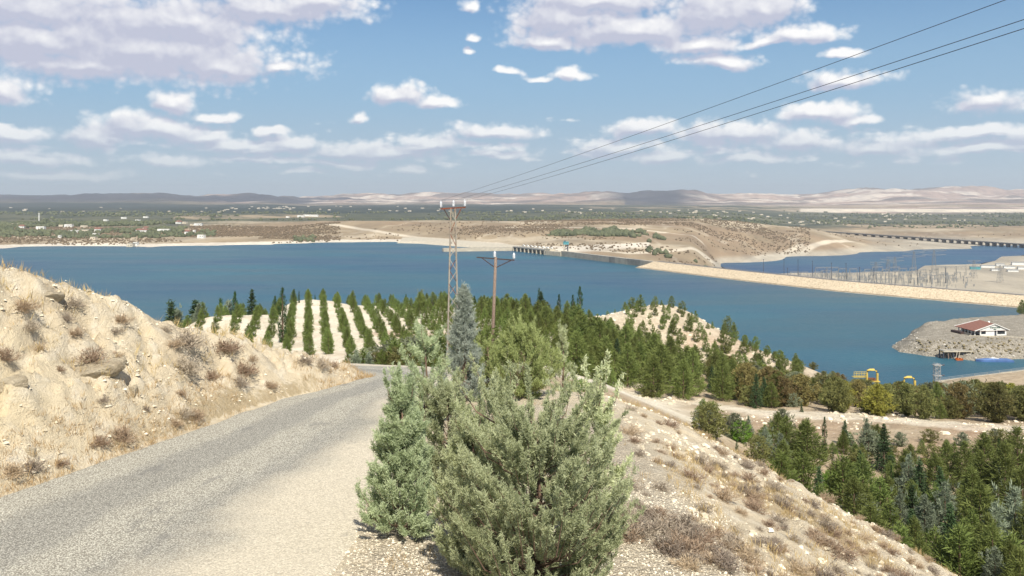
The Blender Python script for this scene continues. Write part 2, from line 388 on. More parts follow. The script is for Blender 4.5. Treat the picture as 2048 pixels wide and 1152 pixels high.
def mat_water(name, deep, rough, wave):
    n = NT(name); p = n.pos()
    h = n.math('ADD', n.noise(n.scale(p, (1, 1.6, 1)), .35 * wave, 5, .65), n.math('MULTIPLY', n.noise(p, 1.7 * wave, 4, .6), .35))
    slow = n.noise(n.scale(p, (.6, 2.2, 1)), .006, 5, .6)
    big_ = n.noise(n.scale(p, (1, 1.6, 1)), .0022, 4, .55)
    c = n.mix(n.ramp(slow, .35, .65), deep, tuple(x * 1.45 for x in deep)); c = n.mix(n.math('MULTIPLY', n.ramp(big_, .42, .62), .6), c, (deep[0] * .8, deep[1] * .75, deep[2] * 1.15))
    r = n.ramp(slow, .3, .7, rough * .85, rough * 1.2)
    b = n.bsdf(c, r, .22, n.bump(h, .8, 1.1))
    return n.out(b)

M = {}
M['near'] = mat_near_ground(); M['road'] = mat_road(); M['mid'] = mat_mid_ground(); M['far'] = mat_far_ground()
M['water'] = mat_water('reservoir_water', (.020, .075, .102), .33, .8)
M['river'] = mat_water('river_water', (.022, .066, .108), .35, .5)
M['concrete'] = mat_simple('pale_concrete', (.50, .45, .35), .85, .1, .2)
M['concrete_d'] = mat_simple('weathered_concrete', (.40, .365, .295), .85, .12, .15)
M['concrete_dd'] = mat_simple('dark_weathered_concrete', (.27, .255, .22), .85, .12, .15)
M['asph'] = mat_simple('bridge_deck', (.17, .16, .15), .8, .1, .1)
M['pier'] = mat_simple('pier_concrete', (.20, .175, .15), .85, .12, .2)
M['dark'] = mat_simple('gate_steel', (.045, .055, .07), .6, .1, .3)
M['steel'] = mat_simple('galvanised_steel', (.42, .43, .42), .55, .1, 5, .3)
M['darksteel'] = mat_simple('dark_steel', (.07, .08, .10), .6, .1, 2)
M['rust'] = mat_simple('rusty_steel', (.22, .065, .03), .8, .2, 6, c2=(.10, .045, .03))
M['rail'] = mat_simple('crossarm_steel', (.07, .045, .04), .7, .2, 8)
M['wood'] = mat_simple('weathered_pole', (.24, .185, .145), .85, .15, 6, c2=(.17, .115, .085))
M['lattice'] = mat_simple('weathered_lattice', (.36, .34, .28), .8, .15, 4, c2=(.30, .235, .18))
M['porcelain'] = mat_simple('white_porcelain', (.75, .77, .78), .2, .05, 4, spec=.6)
M['wire'] = mat_simple('wire', (.05, .05, .055), .5, .1, 1, .6)
M['white'] = mat_simple('white_render', (.72, .72, .68), .8, .06, .8)
M['cream'] = mat_simple('cream_render', (.62, .55, .43), .8, .08, .8)
M['roof'] = mat_simple('red_tiles', (.24, .115, .085), .8, .12, 1.5)
M['winglass'] = mat_simple('window_glass', (.035, .045, .05), .2, .2, 1, spec=.5)
M['teal'] = mat_simple('turquoise_paint', (.10, .34, .38), .6, .15, .6)
M['orange'] = mat_simple('orange_paint', (.72, .17, .03), .5, .12, .8)
M['blue'] = mat_simple('blue_tarpaulin', (.085, .165, .36), .6, .12, .3)
M['yellow'] = mat_simple('yellow_paint', (.60, .45, .10), .5, .1, 1.2)
M['green'] = mat_simple('dark_green_letters', (.02, .10, .075), .6, .1, 1)
M['bark'] = mat_simple('bark', (.17, .11, .075), .9, .2, 12)
M['bark_red'] = mat_simple('reddish_bark', (.19, .125, .09), .9, .2, 14)
M['twig'] = mat_simple('dry_twigs', (.30, .215, .155), .9, .2, 20, c2=(.20, .14, .11))
M['straw'] = mat_foliage('dry_grass', (.62, .47, .25), (.40, .28, .14), .3, .08)
def mat_rock():
    n = NT('pale_limestone'); p = n.pos(); a_ = n.noise(p, 3, 7, .7); b = n.noise(n.scale(p, (1, 1, 2.5)), 14, 5, .7)
    c = n.mix(n.ramp(a_, .38, .65), (.66, .57, .41), (.50, .41, .28)); c = n.mix(n.math('MULTIPLY', n.ramp(b, .55, .7), .5), c, (.34, .27, .18))
    return n.out(n.bsdf(c, .93, .1, n.bump(n.math('ADD', a_, n.math('MULTIPLY', b, .6)), 1., .22)))
M['rock'] = mat_rock()
M['rockg'] = mat_simple('grey_limestone', (.55, .50, .42), .92, .1, 8, c2=(.38, .33, .27))
M['juniper'] = mat_foliage('juniper_sprays', (.385, .425, .225), (.68, .715, .45), .42, .0)
M['juniper_b'] = mat_foliage('blue_juniper_sprays', (.365, .44, .24), (.66, .735, .47), .42, .0)
M['silver'] = mat_foliage('silver_blue_sprays', (.24, .28, .22), (.46, .50, .43), .3, .0)
M['olive_j'] = mat_foliage('yellow_green_sprays', (.24, .29, .10), (.42, .465, .20), .4, .0)
M['pine'] = mat_foliage('pine_needles', (.105, .135, .035), (.245, .28, .085), .3, .06)
M['rowpine'] = mat_foliage('young_pine_needles', (.10, .145, .035), (.23, .28, .08), .3, .07)
M['bright'] = mat_foliage('bright_pine_needles', (.10, .19, .025), (.20, .31, .05), .25, .06)
M['spruce'] = mat_foliage('dark_needles', (.035, .065, .028), (.09, .135, .055), .1, .06)
M['cypress'] = mat_foliage('cypress_scales', (.025, .055, .018), (.06, .11, .03), .1, .08)
M['cedar'] = mat_foliage('silver_cedar', (.15, .185, .12), (.28, .32, .22), .15, .05)
M['broad'] = mat_foliage('broad_leaves', (.115, .125, .04), (.26, .25, .09), .3, .12)
M['broad_y'] = mat_foliage('yellowing_leaves', (.21, .21, .04), (.34, .30, .07), .3, .1)
M['broad_r'] = mat_foliage('rusty_leaves', (.16, .125, .05), (.28, .225, .09), .3, .08)
M['greyolive'] = mat_foliage('grey_green_leaves', (.13, .15, .09), (.26, .28, .18), .2, .1)
M['scrub'] = mat_foliage('far_scrub', (.13, .105, .06), (.23, .18, .11), 0, .1)
M['fartree'] = mat_foliage('far_trees', (.07, .085, .045), (.15, .165, .09), 0, .1)

# ------------------------------------------------------------------ terrain functions (heights relative to the camera)
def rel(px, py, d): return ((px - 1024) / F * d, d, (HZ - py) / F * d)
LE = np.array([(-13,-6),(-11,2),(-9.6,8),(-8.1,13.5),(-7.2,17),(-6.3,20.7),(-4.8,24.2),(-4.25,25.7),(-5.0,27.0),(-7.8,28.5),(-14,30),(-30,34)], float)
RE = np.array([(-3,-6),(-2.4,2),(-2.1,8),(-2,13.5),(-1.8,17),(-1.6,20.7),(-1.2,24.2),(-1.2,27),(-2.4,30.5),(-6,33.2),(-14,36),(-30,40)], float)
def sdist(x, y, P):
    """signed distance to an open polyline, positive on its left"""
    best = np.full(np.shape(x), 1e9); sg = np.ones(np.shape(x))
    for (ax, ay), (bx, by) in zip(P[:-1], P[1:]):
        dx, dy = bx - ax, by - ay; t = np.clip(((x - ax) * dx + (y - ay) * dy) / (dx * dx + dy * dy), 0, 1)
        ex, ey = x - ax - t * dx, y - ay - t * dy; d = np.hypot(ex, ey); cr = dx * (y - ay) - dy * (x - ax)
        m_ = d < best - 1e-9; best = np.where(m_, d, best); sg = np.where(m_, np.sign(cr), sg)
    return best * sg
def z_road(y): return -(4 + .05 * y) - .09 * np.maximum(0, y - 25)
def near_rel(x, y, detail=True):
    x = np.asarray(x, float); y = np.asarray(y, float)
    t = sdist(x, y, LE); r = sdist(x, y, RE)          # t>0: cut side ; r<0: right of the road
    zr = z_road(y)
    w1 = fbm(x * .5, y * .5, 4, 3); w2 = fbm(x * 2.1, y * 2.1, 4, 9); 
    led = fbm(x * .9 + 3, y * .9, 4, 21)
    face = zr + 1.18 * np.maximum(t, 0) + .55 * sstep(.1, .9, t) * w1
    # overhanging-looking ledges: steps along the height of the face
    st = np.sin((face - zr) * 3.3 + w1 * 3 + x * .25) * .17 * sstep(.3, 1.2, t) * sstep(-.2, .5, led)
    face = face + st - .22 * sstep(.15, .8, t) * (1 - np.abs(fbm(x * 1.1 + y * .35, y * .4, 4, 23)) * 2.6).clip(0, 1) ** 2 + .10 * sstep(.2, .8, t) * (1 - np.abs(w2) * 3).clip(-.3, 1)
    top = -1.25 - .36 * (y - 17) - .14 * (x + 10.2) + .28 * w1 + .03 * w2
    left = smin(face, top, .55) + sstep(.2, .8, t) * (.12 * w2 + .10 * fbm(x * 5, y * 5, 4, 5) - .13 * np.clip(1 - np.abs(fbm(x * 2.2 + w1, y * 1.6, 3, 24)) * 6, 0, 1))
    ri = zr - .57 * softplus(x - 3.0, .8) + sstep(0, 1.0, -r) * (.05 * w2 + .02 * fbm(x * 7, y * 7, 3, 5)) + sstep(3.0, 6, x) * (.28 * w1 + .12 * w2)
    z = np.where(t > 0, left, ri)
    ye = 26.5 + 9.5 * (1 - sstep(-4.5, -1.5, x)) + 1.2 * fbm(x * .25, y * 0 + 3, 3, 31)
    z = z - .75 * softplus(y - ye, 1.1)
    return z
MC = []
def mc(px, py, d): MC.append(rel(px, py, d))
for a_ in [(380,640,170),(560,616,200),(700,613,205),(850,615,212),(1000,625,218),(560,660,166),(700,660,166),(820,662,166),(960,668,166),(430,650,175),(510,636,185),(600,632,186),(700,632,186),(800,634,186),(900,640,186),(1000,648,186),(620,700,141),(760,702,141),(880,704,141),(470,655,160),(560,616,210),(700,613,216),
           (1150,680,190),(1150,650,225),(1215,630,245),(1265,616,255),(1330,607,260),(1400,642,248),(1500,692,238),(1610,733,228),(1700,778,225),
           (1320,720,190),(1290,790,140),(1500,822,133),(1700,843,125),(2048,872,115),(1900,862,120),(1350,700,222),(1480,745,205),(1600,790,180),
           (1600,905,100),(1400,850,117),(1900,905,105),(1150,760,90),(1050,720,115),
           (1880,766,355),(2048,742,378),(2250,715,400),(2048,765,330),(1880,800,290),(1750,830,240),(2048,835,200),(2300,760,300),(1750,800,300)]: mc(*a_)
MC += [(-10,60,-14),(0,45,-10),(-22,60,-15.5),(-40,75,-21),(-14,100,-22.5),(-34,105,-24),(-12,80,-18.5),(-28,85,-20.5),(14,50,-21),(30,55,-27),(50,60,-30),(20,75,-27),(60,85,-31),(35,90,-31),(10,85,-20),(90,100,-31),
       (-55,110,-27),(-75,150,-42),(-70,190,-48),(-66,232,-44),(-30,256,-42),(0,258,-42),(25,275,-50),(50,300,-56),(80,300,-66),(110,290,-78),(-110,120,-50),(-150,220,-84),(-60,300,-82),(0,320,-82),
       (60,350,-92),(-200,100,-70),(-250,350,-100),(0,420,-105),(200,420,-96),(130,330,-90),(260,480,-100),(160,370,-96),(-60,20,-25),(-180,20,-50),(100,20,-31),(200,60,-33),(330,150,-35),(300,60,-30),(400,300,-60),
       (100,270,-76),(140,285,-76),(-140,520,-110),(300,560,-105),(420,520,-80)]
MC = np.array(MC)
def _phi(r2): return np.where(r2 > 0, .5 * r2 * np.log(np.maximum(r2, 1e-12)), 0)
def _tps(P, lam=30.):
    S = 100.; X = P[:, :2] / S; n = len(P)
    K = _phi(((X[:, None] - X[None]) ** 2).sum(-1)) + np.eye(n) * lam * 1e-4
    A = np.zeros((n + 3, n + 3)); A[:n, :n] = K; A[:n, n] = 1; A[:n, n + 1:] = X; A[n, :n] = 1; A[n + 1:, :n] = X.T
    w = np.linalg.solve(A, np.concatenate([P[:, 2], [0, 0, 0]])); return X, w, S
_TX, _TW, _TS = _tps(MC)
def tps(x, y):
    sh = np.shape(x); x = np.ravel(x) / _TS; y = np.ravel(y) / _TS; out = np.empty(len(x)); n = len(_TX)
    for i in range(0, len(x), 20000):
        a_, b = x[i:i + 20000], y[i:i + 20000]
        out[i:i + 20000] = _phi((a_[:, None] - _TX[:, 0]) ** 2 + (b[:, None] - _TX[:, 1]) ** 2) @ _TW[:n] + _TW[n] + _TW[n + 1] * a_ + _TW[n + 2] * b
    return out.reshape(sh)
# the spit with the white house: its plan, and height by distance inside the shore
def wxy(px, py, zrel):
    d = zrel * F / (HZ - py); return ((px - 1024) / F * d, d)
PEN = [wxy(1784,694,-80), wxy(1800,704,-80), wxy(1850,712,-80), wxy(1900,716,-80), wxy(1950,722,-80), wxy(2000,722,-80), wxy(2060,716,-80), wxy(2200,700,-80), (520,470), (560,640), wxy(2100,628,-80), wxy(2030,634,-80),
       wxy(2022,645,-80), wxy(1940,650,-80), wxy(1872,656,-80), wxy(1830,670,-80), wxy(1800,684,-80)]
PEN = np.array(PEN)
def inpoly(x, y, P):
    c = np.zeros(np.shape(x), bool); n = len(P)
    for i in range(n):
        x1, y1 = P[i]; x2, y2 = P[(i + 1) % n]
        m_ = ((y1 > y) != (y2 > y)); xx = (x2 - x1) * (y - y1) / (y2 - y1 + 1e-12) + x1
        c ^= m_ & (x < xx)
    return c
def pen_rel(x, y):
    d = np.abs(sdist(x, y, np.vstack([PEN, PEN[:1]]))); ins = inpoly(x, y, PEN); d = np.where(ins, d, -d)
    d = d + 1.2 * fbm(x * .12, y * .12, 3, 44)
    z = np.interp(d, [-20, 0, 1.0, 4, 7, 11, 14, 24, 60], [-90, -80.2, -79.0, -77.6, -75.0, -73.4, -72.9, -72.8, -72.2])
    z = z + .7 * (1 - np.abs(fbm(x * .25, y * .25, 4, 18)) * 3) * sstep(0, 2, d) * (1 - sstep(10, 13, d))
    # spoil mound on the left of the house
    mx_, my_ = wxy(1868, 668, -76); z = z + 3.0 * np.exp(-((x - mx_) ** 2 + (y - my_ - 18) ** 2) / 260) * ins
    return z + .35 * fbm(x * .3, y * .3, 4, 8) * sstep(0, 3, d) * (1 - .8 * sstep(16, 22, d))
def mid_rel(x, y):
    x = np.asarray(x, float); y = np.asarray(y, float)
    z = tps(x, y) + (.5 * fbm(x * .05, y * .05, 4, 2) + .22 * fbm(x * .3, y * .3, 3, 12))
    m_ = (x > 120) & (y > 380)
    if np.any(m_): z = np.where(m_, np.maximum(z, pen_rel(x, y)), z)
    return z
def T(x, y):
    """height of the near and middle ground above the reservoir"""
    x = np.asarray(x, float); y = np.asarray(y, float)
    m_ = mid_rel(x, y); nm = (y < 75) & (np.abs(x) < 90)
    if np.any(nm): m_ = np.where(nm, smax(near_rel(x, y), m_, .8), m_)
    return m_ + EYE
def hit(px, py, d0=6, d1=600):
    """where the ray through a photo pixel meets that ground"""
    d = np.geomspace(d0, d1, 1500); x = (px - 1024) / F * d; z = EYE + (HZ - py) / F * d
    g = T(x, d); k = np.argmax(g >= z)
    if not (g >= z).any(): return None
    return Vector((float(x[k]), float(d[k]), float(g[k])))
def at(px, d): x = (px - 1024) / F * d; return Vector((x, d, float(T(x, d))))
def ztop(py, d): return EYE + (HZ - py) / F * d

def grid_obj(name, X, Y, Z, mat, attrs=None, keep=None, smooth=True):
    r, c = X.shape; idx = np.arange(r * c).reshape(r, c)
    Q = np.stack([idx[:-1, :-1], idx[:-1, 1:], idx[1:, 1:], idx[1:, :-1]], -1).reshape(-1, 4)
    if keep is not None: Q = Q[keep.reshape(-1)]
    me = mesh_np(name, np.stack([X, Y, Z], -1).reshape(-1, 3), Q, [mat], smooth, {k: v.reshape(-1) if v.ndim == 2 else v.reshape(-1, 3) for k, v in (attrs or {}).items()})
    return link(name, me)

# near ground
NX = np.arange(-17, 24.01, .095); NY = np.arange(-4, 40.01, .095)
X, Y = np.meshgrid(NX, NY); Z = T(X, Y)
t_ = sdist(X, Y, LE); r_ = sdist(X, Y, RE)
gravel = np.clip(sstep(-.3, .4, -r_) * (1 - sstep(2.2, 4.0, X)) * (1 - .6 * sstep(18, 24, Y)) + sstep(3.5, 6, X) * .45, 0, 1)
cl = fbm(X * .45, Y * .45, 4, 77)
grass = np.clip(np.where(t_ > 0, sstep(.1, .5, cl) * .45 + (1 - sstep(.1, .7, t_)) * .8 * sstep(-.3, .1, fbm(X * .6, Y * .6, 2, 5)) + sstep(2.3, 3.4, t_) * .15, 0), 0, 1)
gr2 = sstep(3.4, 4.6, X) * (.25 + .75 * sstep(-.08, .3, cl)) * (.55 + .45 * sstep(-.1, .3, fbm(X * .2, Y * .2, 2, 15))) + sstep(23, 26, Y) * sstep(1, 3, X) * .7
grass = np.clip(np.where(t_ > 0, grass, gr2 * (r_ < -.4)), 0, 1)
yellow = np.where(t_ > 0, sstep(16.5, 12.5, Y + 0 * X) * sstep(.3, 1.5, t_), 0) * .9
near = grid_obj('hillside_ground', X, Y, Z, M['near'], dict(gravel=gravel, grass=grass, yellow=yellow)); tag(near, kind='structure')

# road
def resample(P, n):
    seg = np.hypot(*np.diff(P, axis=0).T); s = np.concatenate([[0], np.cumsum(seg)]); u = np.arange(len(P))
    q = np.linspace(0, len(P) - 1, n); return np.stack([np.interp(q, u, P[:, 0]), np.interp(q, u, P[:, 1])], 1)
A = resample(LE, 330); B = resample(RE, 330)
for P_ in (A, B):
    for _ in range(6): P_[1:-1] = (P_[:-2] + P_[2:] + P_[1:-1] * 2) / 4
jl = .16 * fbm(np.arange(330) * .12, np.zeros(330), 4, 6); jr = .3 * fbm(np.arange(330) * .10, np.ones(330), 4, 8)
A[:, 0] += jl + .05; B[:, 0] += jr
tt = np.linspace(0, 1, 34)[None, :]
RX = A[:, :1] * (1 - tt) + B[:, :1] * tt; RY = A[:, 1:] * (1 - tt) + B[:, 1:] * tt
RZ = T(RX, RY); RZ = np.maximum(RZ, EYE + z_road(RY)) if False else EYE + z_road(RY) + .03 - .75 * softplus(RY - 36, 1.1) * 0
RZ = RZ + .03 * np.sin(np.pi * tt) - .05 * (np.abs(tt * 2 - 1) > .985) + .006 * fbm(RX * 3, RY * 3, 3, 4)
road = grid_obj('road', RX, RY, RZ, M['road'], dict(lat=np.repeat(tt, 330, 0))); tag(road, kind='structure')

# middle ground
MXs = np.arange(-300, 460, 1.7); MYs = np.arange(22, 640, 1.7)
X, Y = np.meshgrid(MXs, MYs); Z = T(X, Y)
inner = (X > -15) & (X < 22) & (Y < 38)
Z = np.where((X > -17) & (X < 24) & (Y < 40), Z - .35, Z)
ic = inner[:-1, :-1] & inner[1:, 1:] & inner[:-1, 1:] & inner[1:, :-1]
PX = X / Y * F + 1024
field = sstep(-90, -78, X + 0.239 * Y + 0) * (1 - sstep(8, 40, X - .02 * Y)) * sstep(85, 100, Y) * (1 - sstep(214, 226, Y))
hill = np.exp(-(((X - 50) / 75) ** 2 + ((Y - 245) / 45) ** 2) * .7)
rust0 = 1
tan = np.clip(.86 - .95 * sstep(.3, .8, field) * (1 - .25 * sstep(.05, .3, fbm(X * .06, Y * .03, 3, 61))) - .35 * hill, 0, 1)
trk = np.interp(X, [20, 38, 62, 85, 120], [150, 133, 126, 120, 112]); tan = np.where(np.abs(Y - trk - 3 * fbm(X * .05, Y * 0, 2, 3)) < 4.5 + 2.5 * fbm(X * .2, Y * .2, 3, 7), .15, tan)
rust = np.clip(.25 * sstep(.0, .3, fbm(X * .035, Y * .035, 3, 71)) * (field < .3) + .4 * sstep(.2, .35, fbm(X * .03, Y * .08, 2, 72)) * (field >= .3) * sstep(120, 150, Y), 0, 1) * (Y < 330)
grey = ((X > 170) & (Y > 385)).astype(float) * .9
mid = grid_obj('valley_ground', X, Y, Z, M['mid'], dict(tan=tan, rust=rust, grey=grey), keep=~ic); tag(mid, kind='structure')

# reservoir shore, dam line and far land
DAM = np.array([(760,190),(640,340),(520,487),(384,650),(297,757),(240,858),(171,1000),(73,1212),(50,1250),(3,1340)], float)
COLS = {
 -600: [(1200,-92),(1225,-80),(1300,-76),(1800,-68),(2500,-62),(5000,-60),(8000,-52),(9500,10),(11500,85),(15000,60)],
 0:   [(1385,-92),(1405,-80),(1500,-75),(1650,-72),(1850,-66),(2400,-61),(4500,-60),(7500,-56),(9000,0),(10500,76),(12000,60),(15500,60)],
 160: [(1455,-92),(1480,-80),(1550,-76),(1700,-73),(1900,-66),(2400,-61),(4500,-60),(7500,-56),(9000,5),(10500,86),(12000,60),(15500,60)],
 300: [(1420,-92),(1445,-80),(1520,-76),(1700,-72),(1900,-66),(2400,-61),(4500,-60),(7500,-56),(9200,10),(10500,100),(12000,60),(15500,60)],
 430: [(1470,-92),(1490,-80),(1560,-76),(1700,-72),(1900,-64),(2400,-60),(4500,-60),(7500,-56),(9200,-10),(10500,84),(12000,60),(15500,70)],
 540: [(1500,-92),(1525,-80),(1600,-76),(1750,-70),(1900,-62),(2400,-60),(4500,-60),(7500,-56),(9000,-20),(10500,76),(12000,50),(15500,80)],
 610: [(1550,-92),(1570,-80),(1640,-77),(1800,-66),(1950,-57),(2400,-60),(4500,-60),(8500,-54),(10500,-10),(13000,55),(15500,88)],
 700: [(1590,-92),(1610,-80),(1680,-76),(1820,-64),(1980,-52),(2150,-53),(2500,-62),(4500,-60),(8500,-50),(10500,-10),(13500,95),(15500,80)],
 800: [(1600,-92),(1625,-80),(1680,-76),(1820,-62),(1960,-50.5),(2150,-52),(2500,-62),(4500,-60),(8500,-50),(10500,-10),(13500,100),(15500,80)],
 950: [(1500,-92),(1540,-82),(1580,-76),(1750,-64),(1960,-51),(2150,-52),(2500,-62),(4500,-60),(8500,-46),(10500,10),(13500,118),(15500,80)],
 1030: [(1300,-88),(1400,-78),(1480,-75),(1700,-62),(1980,-50.5),(2150,-52),(2500,-62),(4500,-60),(8500,-46),(10500,10),(13500,112),(15500,80)],
 1130: [(1150,-92),(1300,-83),(1420,-77),(1560,-70),(1750,-60),(2000,-50.5),(2150,-52),(2500,-62),(4500,-60),(8500,-46),(10000,0),(11000,60),(13500,90),(15500,80)],
 1215: [(1080,-96),(1240,-88),(1420,-81),(1560,-72),(1750,-60),(2050,-50),(2200,-51),(2550,-62),(4500,-62),(8500,-50),(9600,20),(11000,92),(13500,90),(15500,80)],
 1380: [(950,-105),(1240,-104),(1400,-92),(1600,-80),(1800,-67),(2050,-54),(2250,-50),(2600,-64),(4500,-64),(8500,-50),(9600,30),(11000,136),(13500,90),(15500,80)],
 1450: [(850,-122),(1300,-130),(1690,-130),(1740,-120),(1800,-104),(1900,-90),(2050,-70),(2250,-56),(2600,-66),(4500,-68),(8500,-50),(10500,20),(12500,110),(15500,90)],
 1600: [(750,-122),(1350,-122),(1440,-123),(1460,-131),(1890,-131),(1930,-122),(2000,-104),(2150,-84),(2300,-73),(2450,-82),(2650,-98),(2900,-107),(3300,-100),(6000,-90),(8500,-50),(10500,20),(13500,125),(15500,100)],
 1750: [(680,-122),(1380,-122),(1465,-123),(1485,-131),(2050,-131),(2090,-123),(2200,-116),(2500,-116),(2800,-118),(3000,-110),(3200,-100),(6600,-98),(6900,-74),(8500,-35),(10500,60),(13500,218),(15500,150)],
 1900: [(640,-122),(1500,-122),(1640,-124),(1665,-132),(2160,-132),(2200,-124),(2400,-124.5),(2600,-122),(2900,-106),(3300,-100),(6300,-100),(6600,-74),(8500,-30),(10500,60),(13500,212),(15500,150)],
 2048: [(600,-122),(1700,-122),(1900,-124),(1930,-132),(2330,-132),(2380,-124),(2500,-118),(2750,-98),(2900,-90),(3150,-97),(6300,-98),(6600,-72),(8500,-30),(10500,60),(13500,212),(15500,150)],
 2600: [(600,-122),(2100,-122),(2400,-124),(2430,-132),(2800,-132),(2900,-124),(3100,-100),(6300,-98),(6600,-72),(8500,-30),(10500,60),(13500,200),(15500,150)],
}
ck = sorted(COLS); cs = np.array([(k - 1024) / F for k in ck])
def far_rel(X, Y):
    d = Y; out = np.zeros(np.shape(X)); sh = np.clip(X / Y, cs[0], cs[-1])
    cz = np.stack([np.interp(d, *zip(*COLS[k])) for k in ck], 0)
    j = np.clip(np.searchsorted(cs, sh) - 1, 0, len(cs) - 2); f = (sh - cs[j]) / (cs[j + 1] - cs[j]); f = f * f * (3 - 2 * f) * .6 + f * .4
    z = np.take_along_axis(cz, j[None], 0)[0] * (1 - f) + np.take_along_axis(cz, j[None] + 1, 0)[0] * f
    land = sstep(0, 60, Y - 1500) if False else 1
    up = sstep(7500, 10500, Y)
    rid = np.abs(fbm(X * .00045, Y * .0006, 5, 40, .55)); 
    z = z + up * (-150 * rid + 60 * fbm(X * .0012, Y * .0012, 4, 33) + 22 * fbm(X * .004, Y * .003, 4, 35)) * sstep(-60, 60, z + 30)
    bedlike = np.minimum(np.abs(z + 80), np.abs(z + 125))
    z = z + sstep(2, 10, bedlike) * (1.6 * fbm(X * .009, Y * .009, 4, 25) + 5 * sstep(1650, 2000, Y) * (Y < 7500) * sstep(-62, -50, z) * fbm(X * .0022, Y * .004, 3, 26) * .4 + sstep(5, 14, bedlike) * (Y < 2700) * (2.2 * fbm(X * .006, Y * .006, 4, 27) - 2.4 * np.clip(1 - np.abs(fbm(X * .0045, Y * .003, 3, 28)) * 9, 0, 1)))
    side = sdist(X, Y, DAM)        # dam line runs away from us: left = reservoir
    res = (side > 0) & (Y < 1345) & (X > -50) | (side > 0) & (Y < 1240)
    lft = (Y < 1345) & (X < 60) & (side > 0)
    z = np.where(res | lft, np.minimum(z, -90), z)
    inlet = (X > -230) & (X < 4) & (Y < 1500) & (Y > 1200) & (Y < 1352 + (2 - X) * .72); z = np.where(inlet, -90, z)
    return z
yy = np.concatenate([np.geomspace(610, 2700, 330), np.geomspace(2712, 15400, 190)]); ss = np.linspace(-.93, .93, 760)
S_, Y = np.meshgrid(ss, yy); X = S_ * Y; Z = far_rel(X, Y)
def cmix(a_, b, f): return a_ * (1 - f[..., None]) + np.array(b) * f[..., None]
PX = S_ * F + 1024; r1 = Z
# land cover: what grows or lies there, with cloud shadow painted over the plain
n1 = fbm(X * .004, Y * .006, 5, 50); n2 = fbm(X * .0007, Y * .0016, 4, 51); n3 = fbm(X * .02, Y * .03, 3, 52)
C = np.zeros(X.shape + (3,)) + np.array((.285, .225, .15))
C = cmix(C, (.41, .35, .26), sstep(.03, .3, n1) * .8); C = cmix(C, (.25, .185, .125), sstep(-.02, -.28, n1) * .8)
gul = np.abs(fbm(X * .006, Y * .004, 4, 58)); C = cmix(C, (.46, .40, .31), sstep(.05, .0, gul) * .55); C = cmix(C, (.24, .19, .13), sstep(.06, .35, fbm(X * .012, Y * .012, 4, 59)) * .6)
for (pts_px) in ([(1130,497,-80),(1250,505,-84),(1350,500,-86),(1480,493,-92),(1600,489,-104)], [(1400,512,-100),(1500,500,-98),(1640,480,-96),(1700,474,-96)], [(1010,462,-66),(1100,455,-58),(1250,452,-55),(1400,455,-56)], [(640,452,-60),(780,464,-66),(900,478,-74)]):
    PL = np.array([wxy(*q) for q in pts_px]); C = cmix(C, (.56, .50, .40), sstep(13, 6, np.abs(sdist(X, Y, PL))) * .8)
C = cmix(C, (.55, .50, .42), (sstep(4.5, 1.0, np.abs(Z + 79.0)) * (Z < -77.0)) * (PX < 1300))
C = cmix(C, (.36, .33, .27), sstep(-112, -122, Z) * .8)
dark_l = sstep(700, 520, PX) * sstep(1640, 1760, Y) * sstep(2600, 2300, Y)
PX0 = PX; PX = PX + 130 * n2 + 90 * n1 + 25 * n3
plain = np.clip(sstep(2350, 2500, Y + 60 * n1) * (1 - sstep(8000, 9400, Y + 900 * n2)) , 0, 1)
plainR = (np.clip(sstep(3000, 3300, Y + 100 * n1) * (1 - sstep(6000, 6500, Y + 250 * n2)), 0, 1)); wR = sstep(1480, 1680, PX); plain = plain * (1 - wR) + plainR * wR
plain = np.clip(plain + sstep(520, 380, PX) * sstep(1800, 2100, Y + 200 * n1) * (Y < 3000), 0, 1)
scrub = np.clip(dark_l * sstep(-.3, .1, n1) + (PX > 380) * (PX < 660) * sstep(1640, 1680, Y) * sstep(2100, 1950, Y) * sstep(-.25, 0, n1)
                + (PX > 910) * (PX < 1130) * sstep(1670, 1700, Y) * sstep(1900, 1860, Y) + (PX > 1200) * (PX < 1600) * sstep(1930, 2000, Y) * sstep(2450, 2300, Y) * sstep(-.3, 0, n1) , 0, 1)
PX = PX0
cloud_dk = sstep(3300, 4200, Y + 700 * n2) * np.clip(sstep(1350, 900, PX + 500 * n2), 0, 1) * .9  # mask of the painted cloud shadow, strongest on the left of the plain
hz = np.where(PX < 1250, sstep(8300, 9500, Y), sstep(7200, 8600, Y))
H = np.zeros(X.shape + (3,)) + np.array((.38, .285, .235)); H = cmix(H, (.64, .56, .47), sstep(.02, .2, fbm(X * .0016, Y * .004, 5, 60)) * .9)
H = cmix(H, (.15, .125, .115), sstep(.02, .25, fbm(X * .0012 + 9, Y * .0030, 5, 62)) * .9)
hill_dark = np.clip(sstep(620, 380, PX + 500 * n2) + np.exp(-((PX - 1300) / 95) ** 2) * sstep(12300, 11200, Y) * 1.3, 0, 1)
H = cmix(H, (.035, .042, .062), hill_dark * .95)  # left hills and one middle hill tinted dark blue
H = cmix(H, (.62, .55, .44), ((PX > 1600) & (Y > 6200) & (Y < 7100)) * sstep(-96, -90, Z) * sstep(-68, -74, Z))
C = cmix(C, (0, 0, 0), hz) + H * hz[..., None]
C = np.where(((PX > 1600) & (Y > 6200) & (Y <= 7300))[..., None], H, C)
far = grid_obj('far_land', X, Y, Z + EYE, M['far'], dict(col=C, scrub=scrub, plain=plain, cloud_shade=cloud_dk)); tag(far, kind='structure')

